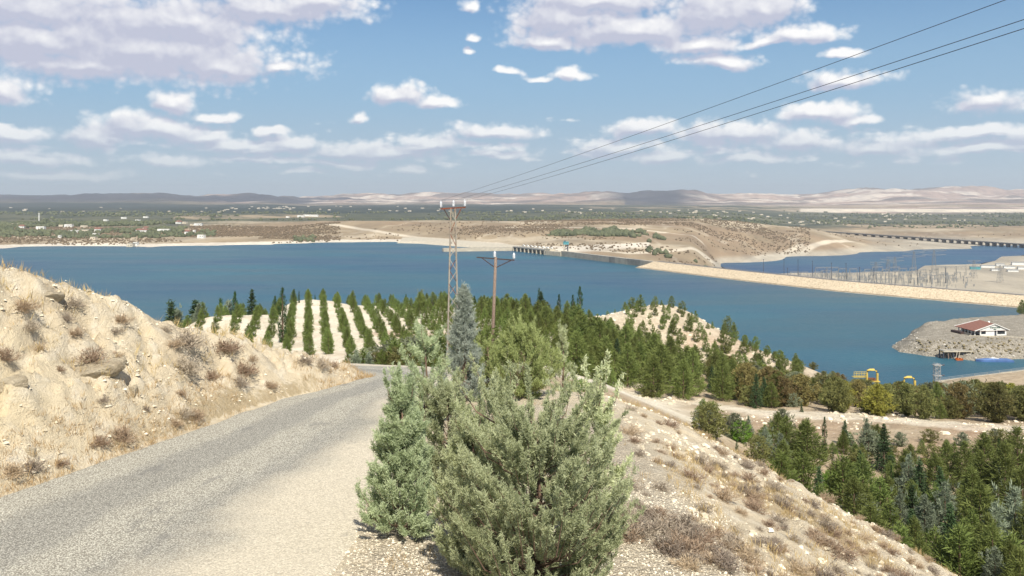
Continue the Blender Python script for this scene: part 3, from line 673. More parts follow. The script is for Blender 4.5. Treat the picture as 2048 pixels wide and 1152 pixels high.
def sheet(name, poly, z, mat):
    bm = bmesh.new(); f = bm.faces.new([bm.verts.new((x, y, z)) for x, y in poly]); bmesh.ops.triangulate(bm, faces=[f])
    bmesh.ops.recalc_face_normals(bm, faces=bm.faces); me = bpy.data.meshes.new(name); bm.to_mesh(me); bm.free(); me.materials.append(mat)
    if me.polygons[0].normal.z < 0: me.flip_normals()
    return tag(link(name, me), kind='structure')
sheet('reservoir_water', [(-4000, 30), (760, 30)] + [tuple(p) for p in DAM] + [(-60, 1500), (-200, 1700), (-4000, 1750)], 0.0, M['water'])
sheet('river_water', [wxy(1425, 526, -126), wxy(1500, 556, -126), wxy(1650, 552, -126), wxy(1790, 545, -126), (930, 1690), (1180, 1960), (2300, 2450), (2500, 2900), (1300, 2370), (1040, 2215), (880, 2110), (650, 1960), (430, 1720)], -46.0, M['river'])

# ------------------------------------------------------------------ foliage geometry
def unit(v): return v / np.maximum(np.linalg.norm(v, axis=-1, keepdims=True), 1e-9)
def leaves(P, D, Ln, Wd, rg, var, curl=.0):
    """one narrow four-cornered leaf (kite) per row"""
    n = len(P); D = unit(D); R = unit(np.cross(D, rg.normal(size=(n, 3)))); Ln = np.broadcast_to(Ln, n)[:, None]; Wd = np.broadcast_to(Wd, n)[:, None]
    N_ = np.cross(D, R)
    a_ = P; b = P + D * Ln * .45 + R * Wd * .5; c = P + D * Ln + N_ * Ln * curl; d = P + D * Ln * .45 - R * Wd * .5
    V = np.stack([a_, b, c, d], 1).reshape(-1, 3); i = np.arange(n)[:, None] * 4
    return V, i + np.array([[0, 1, 2, 3]]), np.repeat(var, 4)
def crown_mesh(name, parts, mat):
    V = []; Q = []; A_ = []; n = 0
    for v, q, a_ in parts: V.append(v); Q.append(q + n); A_.append(a_); n += len(v)
    return mesh_np(name, np.concatenate(V), np.concatenate(Q), [mat], False, {'var': np.concatenate(A_)})
def tufts(C, Ax, k, size, wid, spread, rg, var, jit=.5):
    n = len(C); C = np.repeat(C, k, 0); Ax = unit(np.repeat(Ax, k, 0)); size = np.repeat(np.broadcast_to(size, n), k)
    D = unit(Ax + rg.normal(size=C.shape) * spread); P = C - Ax * size[:, None] * rg.uniform(0, 1.1, (len(C), 1)) + rg.normal(size=C.shape) * size[:, None] * .18
    v = np.repeat(var, k) * .7 + rg.uniform(0, .3, len(C))
    return leaves(P, D, size * rg.uniform(1 - jit, 1 + jit * .4, len(C)), size * wid, rg, v)
def lumps(az, h, seed, amp=.18):
    return 1 + amp * (np.sin(az * 3 + seed) * .5 + np.sin(az * 5 + h * 9 + seed * 2.3) * .5 + np.sin(h * 17 + az * 2 + seed * 5) * .45)
ENV = dict(
 pine=lambda h: np.where(h < .12, .55 + h * 3.3, (1 - ((h - .12) / .88) ** 1.35) ** .75 * .95) ,
 cone=lambda h: np.where(h < .08, .6 + h * 5, (1 - (h - .08) / .92) ** .9),
 column=lambda h: np.where(h < .06, .5 + h * 8, np.minimum(1, (1 - (h - .06) / .94) * 2.6) ** .8),
 ball=lambda h: np.sqrt(np.clip(1 - (2 * h - 1) ** 2 * .96, 0, 1)) ** .9,
 dome=lambda h: np.where(h < .3, .55 + h * 1.5, (1 - ((h - .3) / .7) ** 2.2) ** .6),
 open=lambda h: np.where(h < .35, .35 + h * 1.7, (1 - ((h - .35) / .65) ** 2) ** .55))
def crown(seed, kind, n, k, size, wid, up=.5, spread=.7, amp=.2, lo=.06, whorl=0, inner=.55, droop=0):
    """crown of unit height (base 0, top 1) and unit radius; a real tree scales it"""
    rg = np.random.default_rng(seed)
    h = rg.beta(1.15, 1.35, n) if kind in ('pine', 'cone') else rg.uniform(0, 1, n)
    if whorl: h = (np.floor(h * whorl) + .5 + rg.normal(0, .13, n)) / whorl
    h = np.clip(h, .0, .995); az = rg.uniform(0, 2 * np.pi, n)
    R = ENV[kind](h) * lumps(az, h, seed, amp); r = R * (1 - (1 - inner) * rg.random(n) ** 2.0)
    C = np.stack([np.cos(az) * r, np.sin(az) * r, lo + h * (1 - lo) + 0 * r], 1)
    var = np.clip(.5 + .5 * np.sin(az * 4 + h * 13 + seed) * .6 + rg.normal(0, .22, n), 0, 1)
    return rg, C, h, az, var, size, wid, k, up, spread, droop
def make_tree(name, seed, kind, H, R, n, k, size, wid, mat, trunk_mat, up=.5, spread=.7, amp=.2, lo=.06, whorl=0, inner=.5, droop=0, single=False, lean=0, limbs=0, spikes=0):
    rg, C, h, az, var, *_ = crown(seed, kind, n, k, size, wid, up, spread, amp, lo, whorl, inner)
    C = C * np.array([R, R, H]); out = np.stack([np.cos(az), np.sin(az), np.full(n, up)], 1); out[:, 2] -= droop * (1 - h)
    sz = size * (.75 + .5 * rg.random(n)) * (1 - .35 * h ** 2)
    parts = [tufts(C, out, k, sz, wid, spread, rg, var)]
    if spikes:
        sc_ = np.stack([rg.normal(0, R * .35, spikes), rg.normal(0, R * .35, spikes), H * rg.uniform(.8, .97, spikes)], 1)
        parts.append(tufts(sc_ + [0, 0, size * .6], np.tile([0, 0, 1.], (spikes, 1)), k, size * 1.3, wid, .3, rg, np.full(spikes, .8)))
    tb = MB(); th = H * (.93 if kind in ('pine', 'cone', 'column') else .62); tr = max(.03, H * .017)
    tb.tube([(0, 0, -.4), (lean * .3, 0, th * .35), (lean * .7, 0, th * .7), (lean, 0, th)], [tr * 1.25, tr, tr * .65, tr * .15], 6)
    for i in range(limbs):
        a_ = rg.uniform(0, 6.28); z0 = H * rg.uniform(.12, .5); z1 = z0 + H * rg.uniform(.15, .3); rr = R * rg.uniform(.45, .8)
        tb.tube([(0, 0, z0), (math.cos(a_) * rr * .5, math.sin(a_) * rr * .5, (z0 + z1) / 2 + .05 * H * .3), (math.cos(a_) * rr, math.sin(a_) * rr, z1)], [tr * .5, tr * .32, tr * .12], 4, False)
    if not single:
        return (tb.mesh(name + '_trunk', trunk_mat), crown_mesh(name + '_crown', parts, mat))
    tv = np.concatenate(tb.v); tq = np.concatenate(tb.q)
    V = [tv]; Q = [tq]; A_ = [np.full(len(tv), .2)]; off = len(tv); mi = [np.zeros(len(tq), int)]
    for v, q, a_ in parts: V.append(v); Q.append(q + off); A_.append(a_); off += len(v); mi.append(np.ones(len(q), int))
    return mesh_np(name, np.concatenate(V), np.concatenate(Q), [trunk_mat, mat], False, {'var': np.concatenate(A_)}, np.concatenate(mi))
PLACED = []
def place_tree(proto, name, loc, s, rz, label, cat, group, sz=None):
    """a tree of its own: an Empty at the base with its trunk and crown"""
    o = thing(name, loc, label, cat, group, rz); o.scale = (s, s, sz or s)
    if isinstance(proto, tuple):
        link('trunk', proto[0], o); link('crown', proto[1], o)
    return o
def place_small(me, name, loc, s, rz, label, cat, group, sz=None):
    o = link(name, me, None, loc); o.rotation_euler = (0, 0, rz); o.scale = (s, s, sz or s); return tag(o, label, cat, group)

P_pine = [make_tree('pine', 100 + i, 'pine', 8, 2.6, 330, 11, .85, .13, M['pine'], M['bark'], up=.75, spread=.55, amp=.28, lo=.10, limbs=5) for i in range(4)]
P_row = [make_tree('row_pine', 120 + i, 'pine', 4.4, 1.45, 210, 9, .55, .17, M['rowpine'], M['bark'], up=.9, spread=.5, amp=.2, lo=.04) for i in range(4)]
P_small = [make_tree('small_pine', 140 + i, 'pine' if i < 2 else 'dome', 3, 1.1, 170, 9, .36, .24, M['pine'] if i % 2 else M['rowpine'], M['bark'], up=.8, spread=.5, amp=.3, lo=.03, single=True) for i in range(4)]
P_bright = [make_tree('bright_pine', 150 + i, 'ball', 4.6, 2.1, 300, 12, .55, .15, M['bright'], M['bark'], up=.6, spread=.6, amp=.13, lo=.03) for i in range(2)]
P_spruce = [make_tree('spruce', 160 + i, 'cone', 6, 1.35, 260, 10, .5, .2, M['spruce'], M['bark'], up=.15, spread=.45, amp=.15, lo=.03, whorl=13, inner=.3, droop=.3) for i in range(3)]
P_cyp = [make_tree('cypress', 170 + i, 'column', 7, .55, 190, 9, .42, .16, M['cypress'], M['bark'], up=2.4, spread=.3, amp=.12, lo=.02) for i in range(3)]
P_cedar = [make_tree('silver_cedar', 180 + i, 'cone', 6, 2.1, 420, 13, .42, .16, M['cedar'], M['bark'], up=.8, spread=.5, amp=.35, lo=.03, inner=.4, spikes=3) for i in range(3)]
P_broad = [make_tree('broadleaf', 190 + i, 'open', 7, 3.0, 420, 13, .62, .28, [M['broad'], M['broad'], M['broad_y'], M['broad_r'], M['greyolive']][i], M['bark'], up=.7, spread=.9, amp=.6, lo=.07, inner=.25, limbs=9) for i in range(5)]
P_bush = [make_tree('olive_bush', 200 + i, 'ball', 3, 1.7, 170, 12, .45, .25, M['greyolive'] if i else M['broad'], M['bark'], up=.5, spread=.9, amp=.3, lo=.03, inner=.35, limbs=5) for i in range(2)]

# ------------------------------------------------------------------ planted rows on the pale field
rows_group = 'young pines planted in rows on the pale field'
cnt_row = 0
for k in range(-8, 15):
    ys = []; yv = 136 + rnd.random() * 2
    while yv < 216:
        ys.append(yv); yv += 4.6 if yv < 170 else 5.6
    kept = []
    for yv in ys:
        x = -.239 * yv + 3.45 * k
        g = float(T(x, yv)); v = (EYE - g + 0) * F / yv; pxx = x / yv * F + 1024
        lim = np.interp(pxx, [300, 340, 560, 640, 700, 760], [252, 250, 262, 300, 350, 360])
        if (EYE - g - 4.6) * F / yv > lim or pxx < 372: continue
        if k > 8 and yv > 196: continue
        if rnd.random() < .03: continue
        kept.append((x, yv, g))
    for j, (x, yv, g) in enumerate(kept):
        if cnt_row >= 298: break
        s_ = rnd.uniform(.54, .68)
        place_tree(rnd.choice(P_row), 'row_pine', (x + rnd.uniform(-.25, .25), yv + rnd.uniform(-.5, .5), g - .1), s_, rnd.uniform(0, 6.3),
                   'young pine, %s from the near end of the %s planted row from left' % (nth(j + 1), nth(k + 9)), 'tree', rows_group, s_ * rnd.uniform(.85, 1.4)); cnt_row += 1

# ------------------------------------------------------------------ woods: scattered by zone, each tree labelled by its place in the zone
def scatter(zone_px, zone_d, n, protos, names, ht, mind, gate=None, seed=1):
    r = random.Random(seed); pts = []; tries = 0
    while len(pts) < n and tries < n * 60:
        tries += 1; px = r.uniform(*zone_px); d = r.uniform(*zone_d)
        x = (px - 1024) / F * d
        if gate and not gate(px, d, x): continue
        if any((x - q[0]) ** 2 + (d - q[1]) ** 2 < mind ** 2 for q in pts): continue
        pts.append((x, d, px, r.uniform(*ht), r.randrange(1000)))
    return pts
ZONES = {}
def register(pts, kind, zone, group): 
    for p in pts: ZONES.setdefault((kind, zone, group), []).append(p)
KIND = {  # name, label noun, category, protos, proto height
 'pine': ('pine_tree', 'dark pine', 'tree', P_pine, 8.0), 'rowpine': ('pine_tree', 'fresh green young pine', 'tree', P_row, 4.4),
 'spruce': ('spruce_tree', 'narrow dark spruce', 'tree', P_spruce, 6.0), 'cypress': ('cypress_tree', 'slim dark columnar cypress', 'tree', P_cyp, 7.0),
 'cedar': ('silver_cedar', 'silvery blue-green cedar', 'tree', P_cedar, 6.0), 'bright': ('round_pine', 'round bright green pine', 'tree', P_bright, 4.6),
 'broad': ('broadleaf_tree', 'olive green broadleaf tree', 'tree', P_broad[:2], 7.0), 'yellow': ('broadleaf_tree', 'yellowing broadleaf tree', 'tree', P_broad[2:3], 7.0),
 'rusty': ('broadleaf_tree', 'rusty brown broadleaf tree', 'tree', P_broad[3:4], 7.0), 'grey': ('olive_bush', 'grey-green round bush', 'bush', P_bush, 3.0),
 'greyt': ('broadleaf_tree', 'grey-green loose broadleaf tree', 'tree', P_broad[4:5], 7.0)}
def zmid(name): return name
G1 = 'pines in the wood behind the junipers'
def fr(px, d):  # front/back half of the wood
    return d
pts = scatter((830, 1175), (176, 226), 66, None, None, (3.8, 5.4), 3.4, lambda px, d, x: (d > 203) or (px > 1010) or (px > 940 and d > 190), 3)
for p in pts: register([p], 'rowpine' if p[4] % 3 == 0 else ('spruce' if p[4] % 11 == 1 else 'pine'), 'in the %s wood by the planted rows' % ('back' if p[1] > 203 else 'front'), 'trees of the wood right of the planted rows')
pts = scatter((1000, 1235), (150, 232), 46, None, None, (4.6, 6.6), 4.2, lambda px, d, x: x < 34 - (d - 150) * .05, 4)
for p in pts: register([p], 'pine' if p[4] % 9 else 'spruce', 'in the %s wood behind the junipers' % ('far' if p[1] > 190 else 'near'), 'pines in the wood behind the junipers')
pts = scatter((1150, 1560), (139, 196), 62, None, None, (6.0, 8.6), 4.8, lambda px, d, x: d < np.interp(px, [1150, 1290, 1400, 1560], [215, 192, 178, 166]) and d > np.interp(px, [1150, 1290, 1400, 1560], [118, 139, 143, 140]), 5)
for p in pts: register([p], 'pine' if p[4] % 8 else 'rowpine', 'in the %s wood below the sandy hill' % ('near' if p[1] < 150 else 'middle' if p[1] < 168 else 'upper'), 'pines in the wood below the sandy hill')
# skyline spikes over the water behind the rows
for px, py, kd in [(343,600,'spruce'),(356,618,'cedar'),(390,597,'spruce'),(441,594,'cypress'),(470,583,'cypress'),(504,576,'spruce'),(550,590,'spruce'),(565,572,'cypress'),(588,576,'spruce'),(598,590,'cypress'),(630,600,'cypress'),
                   (457,600,'cedar'),(843,577,'cedar'),(812,586,'spruce'),(870,592,'spruce'),(1078,574,'cypress'),(1082,580,'spruce'),(1118,588,'cypress'),(1146,588,'cypress'),(1160,572,'cypress'),(1060,592,'cypress'),(1010,590,'cypress')]:
    d = 216 if px > 620 else (150 if kd == 'cypress' and px == 565 else 200 if px > 400 else 180); x = (px - 1024) / F * d; g = float(T(x, d)); hh = max(3.0, ztop(py, d) - g)
    ZONES.setdefault((kd, 'on the skyline behind the planted rows', 'trees on the skyline behind the planted rows'), []).append((x, d, px, hh, int(px)))
for px in (370, 384, 398, 412, 352):      # grey bushes at the left end of the field
    d = 176 + rnd.uniform(-6, 8); register([((px - 1024) / F * d, d, px, rnd.uniform(3.4, 5), px)], 'cedar' if px % 3 else 'grey', 'at the left end of the planted field', 'bushes at the left end of the planted field')
# band of mixed trees between the track and the water
def bandtop(px): return np.interp(px, [1450, 1600, 1700, 1760, 1850, 1960, 2048, 2120], [712, 748, 758, 764, 768, 762, 768, 768])
pts = scatter((1420, 2130), (122, 225), 200, None, None, (4.6, 8.4), 4.0, lambda px, d, x: d > np.interp(px, [1420, 1560, 1700, 2048], [148, 139, 133, 129]) and not (1560 < px < 1600 and d < 145), 6)
for p in pts:
    kd = ['broad', 'broad', 'rusty', 'greyt', 'broad', 'pine', 'broad', 'spruce', 'broad', 'grey', 'rusty', 'pine', 'broad', 'broad', 'yellow'][p[4] % 15]
    x, d, px = p[:3]; g = float(T(x, d)); cap = ztop(bandtop(px) + 4 * math.sin(px * .09), d) - g
    p = (x, d, px, max(2.2, min(p[3], cap)), p[4])
    register([p], kd, 'in the %s belt behind the dirt track' % ('near' if d < 152 else 'middle' if d < 185 else 'far'), 'trees of the mixed belt behind the track')
pts = scatter((1640, 2130), (99, 107), 18, None, None, (1.2, 2.6), 3.2, lambda px, d, x: True, 29)
for p in pts: register([p], ['grey', 'rowpine', 'grey', 'pine', 'grey', 'cypress'][p[4] % 6], 'on the near bank of the track', 'trees in the hollow below the near slope')
for px, py, d, kd in [(1543,762,138,'bright'),(1512,745,137,'spruce'),(1528,752,139,'spruce'),(1500,770,139,'grey'),(1560,775,141,'grey'),(1585,785,140,'grey'),(1603,818,134,'spruce'),(1730,800,135,'broad'),(1740,790,140,'broad'),(1857,775,150,'yellow'),(1900,790,134,'broad'),(1880,800,133,'pine'),(1980,765,150,'rusty'),(1950,758,170,'broad'),(1290,775,139,'grey'),(1300,782,140,'grey')]:
    p = at(px, d); kd2 = {'bright': 'pine'}.get(kd, kd); register([(p.x, d, px, max(1.6, ztop(py, d) - p.z), px)], kd2, 'right beside the dirt track', 'trees standing right beside the dirt track')
# lower right valley
FEAT = [(1480,838,96,'bright'),(1415,845,108,'rowpine'),(1397,830,114,'cypress'),(1440,850,104,'pine'),(1530,862,104,'grey'),(1606,838,98,'pine'),(1649,832,99,'cypress'),(1690,838,108,'spruce'),(1755,845,106,'pine'),(1737,860,104,'grey'),
        (1663,940,90,'bright'),(1666,900,96,'cypress'),(1684,915,94,'cypress'),(1543,905,98,'cypress'),(1700,875,108,'rowpine'),(1725,905,95,'cedar'),(1800,862,108,'greyt'),(1860,865,110,'grey'),(1925,862,108,'greyt'),(1990,855,110,'greyt'),
        (1810,895,92,'pine'),(1870,905,90,'pine'),(1840,915,88,'spruce'),(1930,880,92,'pine'),(1960,900,86,'pine'),(2010,880,84,'pine'),(2035,850,92,'pine'),(1998,875,95,'cypress'),(1990,1000,70,'cedar'),(2030,970,72,'cedar'),(1800,975,78,'cedar'),(1850,985,76,'cedar'),(1890,960,80,'cedar'),
        (1930,1035,66,'rowpine'),(1985,1040,64,'pine'),(1900,1000,70,'spruce'),(2020,1060,62,'rowpine'),(1990,1090,60,'cedar'),(1760,950,82,'rowpine'),(1730,965,80,'pine'),(1575,880,100,'pine'),(1590,925,92,'rowpine'),(1500,890,98,'pine'),
        (1700,930,90,'rowpine'),(1780,920,92,'pine'),(2045,930,80,'pine'),(2060,1000,70,'pine'),(1960,960,76,'pine'),(1600,890,100,'grey'),(1560,895,98,'cedar'),(1880,930,86,'spruce'),(2040,1090,58,'pine'),(1715,985,78,'grey'),(1780,1000,74,'rowpine'),(1830,1030,70,'pine'),(1870,1050,66,'rowpine')]
for px, py, d, kd in FEAT:
    p = at(px, d); register([(p.x, d, px, min(9.5, max(1.8, ztop(py, d) - p.z)), px * 7 + int(d))], kd, 'in the hollow before the dirt track', 'trees in the hollow below the near slope')
pts = scatter((1400, 1800), (86, 110), 24, None, None, (2.4, 4.4), 3.6, lambda px, d, x: not (1622 < px < 1680), 19)
for p in pts: register([p], ['pine', 'rowpine', 'grey', 'pine', 'rowpine', 'cypress', 'cedar', 'greyt'][p[4] % 8], 'behind the brow of the near slope', 'trees in the hollow below the near slope')
pts = scatter((1560, 2130), (60, 102), 66, None, None, (3.2, 5.8), 3.9, lambda px, d, x: d < np.interp(px, [1560, 2048], [99, 96]) and not (1622 < px < 1680 and d > 84), 9)
for p in pts: register([p], ['pine', 'rowpine', 'cedar', 'pine', 'pine', 'cypress', 'rowpine', 'spruce', 'pine', 'rowpine'][p[4] % 10], 'in the thicket below the near slope', 'trees in the hollow below the near slope')
# low bushes along the far verge of the road's bend
for px, py, d, kd in [(700,690,44,'rowpine'),(712,694,43,'cedar'),(726,690,47,'rowpine'),(738,698,46,'cedar'),(752,700,48,'grey'),(790,672,50,'rowpine'),(775,684,52,'grey'),(806,668,55,'rowpine'),(825,672,52,'grey'),(846,676,50,'rowpine'),(868,680,48,'rowpine'),(765,692,45,'rowpine'),(835,690,46,'rowpine'),(858,692,44,'rowpine'),(800,690,45,'grey'),(885,670,56,'rowpine'),(960,662,60,'rowpine'),(975,650,64,'rowpine')]:
    p = at(px, d); register([(p.x, d, px, max(1.0, ztop(py, d) - p.z), px)], kd, 'on the far verge of the road bend', 'bushes on the verge below the planted field')
for (kd, zone, group), pts in ZONES.items():
    nm, noun, cat, protos, ph = KIND[kd]; pts.sort(key=lambda p: p[2])
    for i, (x, d, px, hh, sd_) in enumerate(pts):
        if 'wood' in group:
            cy_ = np.interp(px, [820, 1000, 1150, 1210, 1260, 1300, 1400, 1500, 1560], [586, 588, 598, 632, 645, 662, 690, 725, 745]) + (sd_ % 15) - 6
            hh = min(hh, max(1.6, ztop(cy_, d) - float(T(x, d))))
        s_ = hh / ph; wide = {'cypress': .9}.get(kd, 1.0) * (.85 + (sd_ % 7) * .05)
        lab = ('only %s %s' % (noun, zone)) if len(pts) == 1 else '%s, %s from the left %s' % (noun, nth(i + 1), zone)
        o = place_tree(protos[sd_ % len(protos)], nm, (x, d, float(T(x, d)) - .15), s_ * wide, (sd_ % 63) * .1, lab, cat, group, s_)
# small pines and shrubs dotted over the sandy hill
r = random.Random(5); hp = []
fixed = [(1265,604),(1290,606),(1343,606),(1337,612),(1270,625),(1300,640),(1315,668),(1306,655),(1286,645),(1365,625),(1382,640),(1378,655),(1400,655),(1370,672),(1420,660),(1425,648),(1445,665),(1430,685),(1418,705),(1436,700),(1460,690),(1468,668),(1475,705),(1490,680),(1500,695),(1512,705),(1500,735),(1520,740),(1535,700),(1548,712),(1560,718),(1575,722),(1590,730),(1602,735),(1540,740),(1480,725),(1455,720),(1345,650),(1338,680),(1356,690),(1392,675),(1408,672),(1395,700),(1230,612),(1250,608),(1215,612),(1520,720),(1530,728),(1552,745),(1570,748)]
for px, py in fixed:
    h_ = hit(px, py + 9, 190, 330)
    if h_ is None: h_ = at(px, 258)
    hp.append((h_.x, h_.y, h_.z, px))
while len(hp) < 130:
    px = r.uniform(1255, 1600); py = np.interp(px, [1255, 1330, 1400, 1600], [612, 606, 640, 732]) + r.uniform(3, 75)
    h_ = hit(px, py, 190, 330)
    if h_ is None or h_.z < 20: continue
    if any((h_.x - q[0]) ** 2 + (h_.y - q[1]) ** 2 < 9 for q in hp): continue
    hp.append((h_.x, h_.y, h_.z, px))
hp.sort(key=lambda q: q[3])
for i, (x, y, z, px) in enumerate(hp):
    s_ = r.choice([.45, .5, .6, .8, .9, 1.0, 1.2, 1.4]) * (1 if i % 5 else .6)
    place_small(r.choice(P_small), 'small_pine', (x, y, z - .05), s_, r.uniform(0, 6), 'small green pine dotted on the sandy hill, %s from the left' % nth(i + 1), 'tree', 'small pines dotted over the sandy hill', s_ * r.uniform(.9, 1.5))

# ------------------------------------------------------------------ near junipers
def juniper(name, base, H, R, seed, mat, label, prim=150, sec=11, tuf=5, tl=.075, k=8, env='dome', lo=.04, spikes=12, up=1.0, squash=1.0, twist=.0, ks=.034, cat='shrub', lean=(0, 0)):
    rg = np.random.default_rng(seed); o = thing(name, base, label, cat)
    tb = MB(); tb.tube([(0, 0, -.3), (.02, .01, H * .25), (.04 + lean[0] * .5, -.02, H * .55), (lean[0], lean[1], H * .93)], [.055 * H / 2.5, .045 * H / 2.5, .028 * H / 2.5, .006], 8)
    br = MB(); CC = []; AX = []; VV = []; SZ = []
    for i in range(prim + spikes):
        spk = i >= prim
        h1 = rg.uniform(0, 1) ** .9 if not spk else rg.uniform(.72, .97); az = i * 2.39996 + rg.normal(0, .3)
        Re = R * float(ENV[env](np.array(h1))) * float(lumps(az, h1, seed, .17)) * rg.uniform(.78, 1.04)
        tip = np.array([math.cos(az) * Re, math.sin(az) * Re * squash, H * (lo + h1 * (1 - lo))])
        tip[:2] += np.array(lean) * h1 ** 2
        if spk: tip[2] = H * rg.uniform(1.0, 1.26); tip[:2] *= rg.uniform(.5, 1.35)
        zs = max(.05 * H, tip[2] - Re * rg.uniform(.75, 1.25) * up); zs = min(zs, H * .85)
        st_ = np.array([lean[0] * (zs / H) ** 2, lean[1] * (zs / H) ** 2, zs]); ln = np.linalg.norm(tip - st_)
        mid_ = (st_ + tip) / 2 + np.array([math.cos(az), math.sin(az), -.6]) * ln * .12
        br.tube([tuple(st_), tuple(mid_), tuple(tip)], [.007 * ln + .002, .0045 * ln + .0015, .0012], 4, False)
        t = np.sort(rg.uniform(.30 if not spk else .25, 1.0, sec)); t[-1] = 1
        p = ((1 - t) ** 2)[:, None] * st_ + (2 * t * (1 - t))[:, None] * mid_ + (t ** 2)[:, None] * tip
        dr = unit(tip - mid_); vb = np.clip(.45 + .3 * math.sin(az * 3 + h1 * 11 + seed) + rg.normal(0, .12), 0, 1)
        for j in range(sec):
            side = rg.normal(size=3); side -= dr * side.dot(dr); side = unit(side)
            L_ = (.16 + .10 * rg.random()) * H / 2.6 * (1.15 - .6 * t[j]) * (.5 if spk else 1)
            d2 = unit(dr * (.8 + t[j] * .6) + side * .9 + np.array([0, 0, .35])); q = np.linspace(.25, 1, tuf)[:, None]
            tw = p[j] + d2 * L_ * q + np.array([0, 0, 1]) * (q ** 2) * L_ * .12
            CC.append(tw); AX.append(np.repeat((d2 + np.array([0, 0, .25]))[None], tuf, 0) + rg.normal(size=(tuf, 3)) * .38)
            VV.append(np.clip(vb + rg.normal(0, .1, tuf) + (q[:, 0] - .6) * .35, 0, 1)); SZ.append(np.full(tuf, tl) * rg.uniform(.7, 1.2, tuf))
    CC = np.concatenate(CC); AX = np.concatenate(AX); VV = np.concatenate(VV); SZ = np.concatenate(SZ)
    tb.obj('trunk', M['bark_red'], o, True); br.obj('branches', M['bark_red'], o)
    rgl = np.random.default_rng(seed + 1); n = len(CC); kk = k
    C2 = np.repeat(CC, kk, 0); A2 = unit(np.repeat(AX, kk, 0)); S2 = np.repeat(SZ, kk)
    D = unit(A2 + rgl.normal(size=C2.shape) * .55); P = C2 - A2 * S2[:, None] * rgl.uniform(-.1, 1.0, (len(C2), 1)) + rgl.normal(size=C2.shape) * S2[:, None] * .07
    v = np.repeat(VV, kk) * .75 + rgl.uniform(0, .25, len(C2))
    lf = leaves(P, D, S2 * rgl.uniform(.4, .75, len(C2)), ks * S2 / tl * rgl.uniform(.25, .45, len(C2)), rgl, v)
    link('foliage', crown_mesh('foliage', [lf], M[mat]), o); return o
def gz(px, d): return at(px, d)
b = gz(1074, 9.3); juniper('juniper', b, 2.08, 1.04, 1, 'juniper', 'large grey-green juniper in the foreground with feathery tips above the slope', prim=230, sec=13, tuf=6, tl=.075, k=13, env='ball', lo=.13, spikes=22, up=.9, ks=.024)
b = gz(945, 10.4); juniper('juniper', b, 1.80, .52, 2, 'juniper', 'juniper squeezed behind the left side of the large foreground juniper', prim=150, sec=12, tuf=6, tl=.075, k=11, env='dome', lo=.02, spikes=12, ks=.024)
b = gz(803, 11.7); juniper('juniper', b, 2.0, .62, 3, 'juniper_b', 'blue-green juniper bush by the gravel edge of the road, leftmost of the near junipers', prim=190, sec=12, tuf=6, tl=.08, k=10, env='pine', lo=.03, spikes=9, ks=.026)
b = gz(893, 14.0); juniper('juniper', b, 1.62, .60, 4, 'juniper', 'tall pale juniper standing behind the leftmost near juniper', prim=150, sec=11, tuf=5, tl=.095, k=8, env='dome', lo=.02, spikes=8)
b = gz(1000, 13.0); juniper('juniper', b, 1.72, .55, 5, 'juniper', 'pale juniper behind the middle of the foreground group', prim=110, sec=10, tuf=5, tl=.095, k=8, env='dome', lo=.02, spikes=9)
b = gz(1190, 11.5); juniper('juniper', b, 1.95, .50, 12, 'juniper', 'thin juniper with bare upright tips right behind the large foreground juniper', prim=80, sec=9, tuf=5, tl=.09, k=8, env='dome', lo=.02, spikes=12)
b = gz(928, 21.5); juniper('silver_cypress', b, 2.9, .58, 6, 'silver', 'slender silver-blue conical cypress with a spiky tip in front of the lattice pole', prim=190, sec=9, tuf=4, tl=.12, k=8, env='cone', lo=.02, spikes=0, ks=.03, cat='tree')
tip = b + Vector((0, 0, 0))
b = gz(1045, 22.5); juniper('juniper', b, 1.8, 1.0, 7, 'olive_j', 'broad yellow-green juniper behind the foreground group below the leaning pole', prim=170, sec=10, tuf=5, tl=.13, k=8, env='dome', lo=.02, spikes=6)
b = gz(975, 24.0); juniper('juniper', b, 1.3, .8, 8, 'olive_j', 'low yellow-green juniper right of the silver-blue cypress', prim=100, sec=9, tuf=4, tl=.13, k=8, env='dome', lo=.02, spikes=4)
b = gz(850, 19.0); juniper('juniper', b, 1.9, .75, 10, 'juniper_b', 'small pale juniper at the inside of the road bend', prim=90, sec=9, tuf=4, tl=.12, k=8, env='dome', lo=.02, spikes=5)
b = gz(1157, 27.0); place_tree(P_bright[0], 'round_pine', b, .235, 1.0, 'round bright green pine on the crest right of the junipers', 'tree', None, .24)
b = gz(1125, 25.5); juniper('juniper', b, 1.9, .42, 13, 'juniper', 'slender young juniper on the crest with sparse feathery branches', prim=50, sec=8, tuf=4, tl=.12, k=7, env='cone', lo=.02, spikes=5)

# ------------------------------------------------------------------ dam, spillway, walls
def along(P, i, t): return P[i] + (P[i + 1] - P[i]) * t
EMB = resample(DAM[:7][::-1], 120)                    # from the nose (171,1000) towards the right
tn = np.gradient(EMB, axis=0); tn /= np.linalg.norm(tn, axis=1)[:, None]; nr = np.stack([tn[:, 1], -tn[:, 0]], 1)   # to the right of travel = towards us
if nr[60] @ (np.array([0, 0]) - EMB[60]) < 0: nr = -nr
prof = [(26,-12),(21,-1.6),(19,0.3),(17.5,1.3),(12.5,3.6),(8.5,5.6),(5.2,7.4),(4.4,8.0),(-4.4,8.0),(-5.2,7.3),(-30,-9),(-60,-29),(-88,-46)]
pr = []
for i, (o_, z_) in enumerate(prof): pr.append(np.concatenate([EMB + nr * o_, np.full((120, 1), z_)], 1))
G_ = np.stack(pr, 0); G_[1:7, :, :2] += .5 * fbm(np.arange(120) * .9, np.zeros(120), 3, 5)[None, :, None]
idx = np.arange(13 * 120).reshape(13, 120)
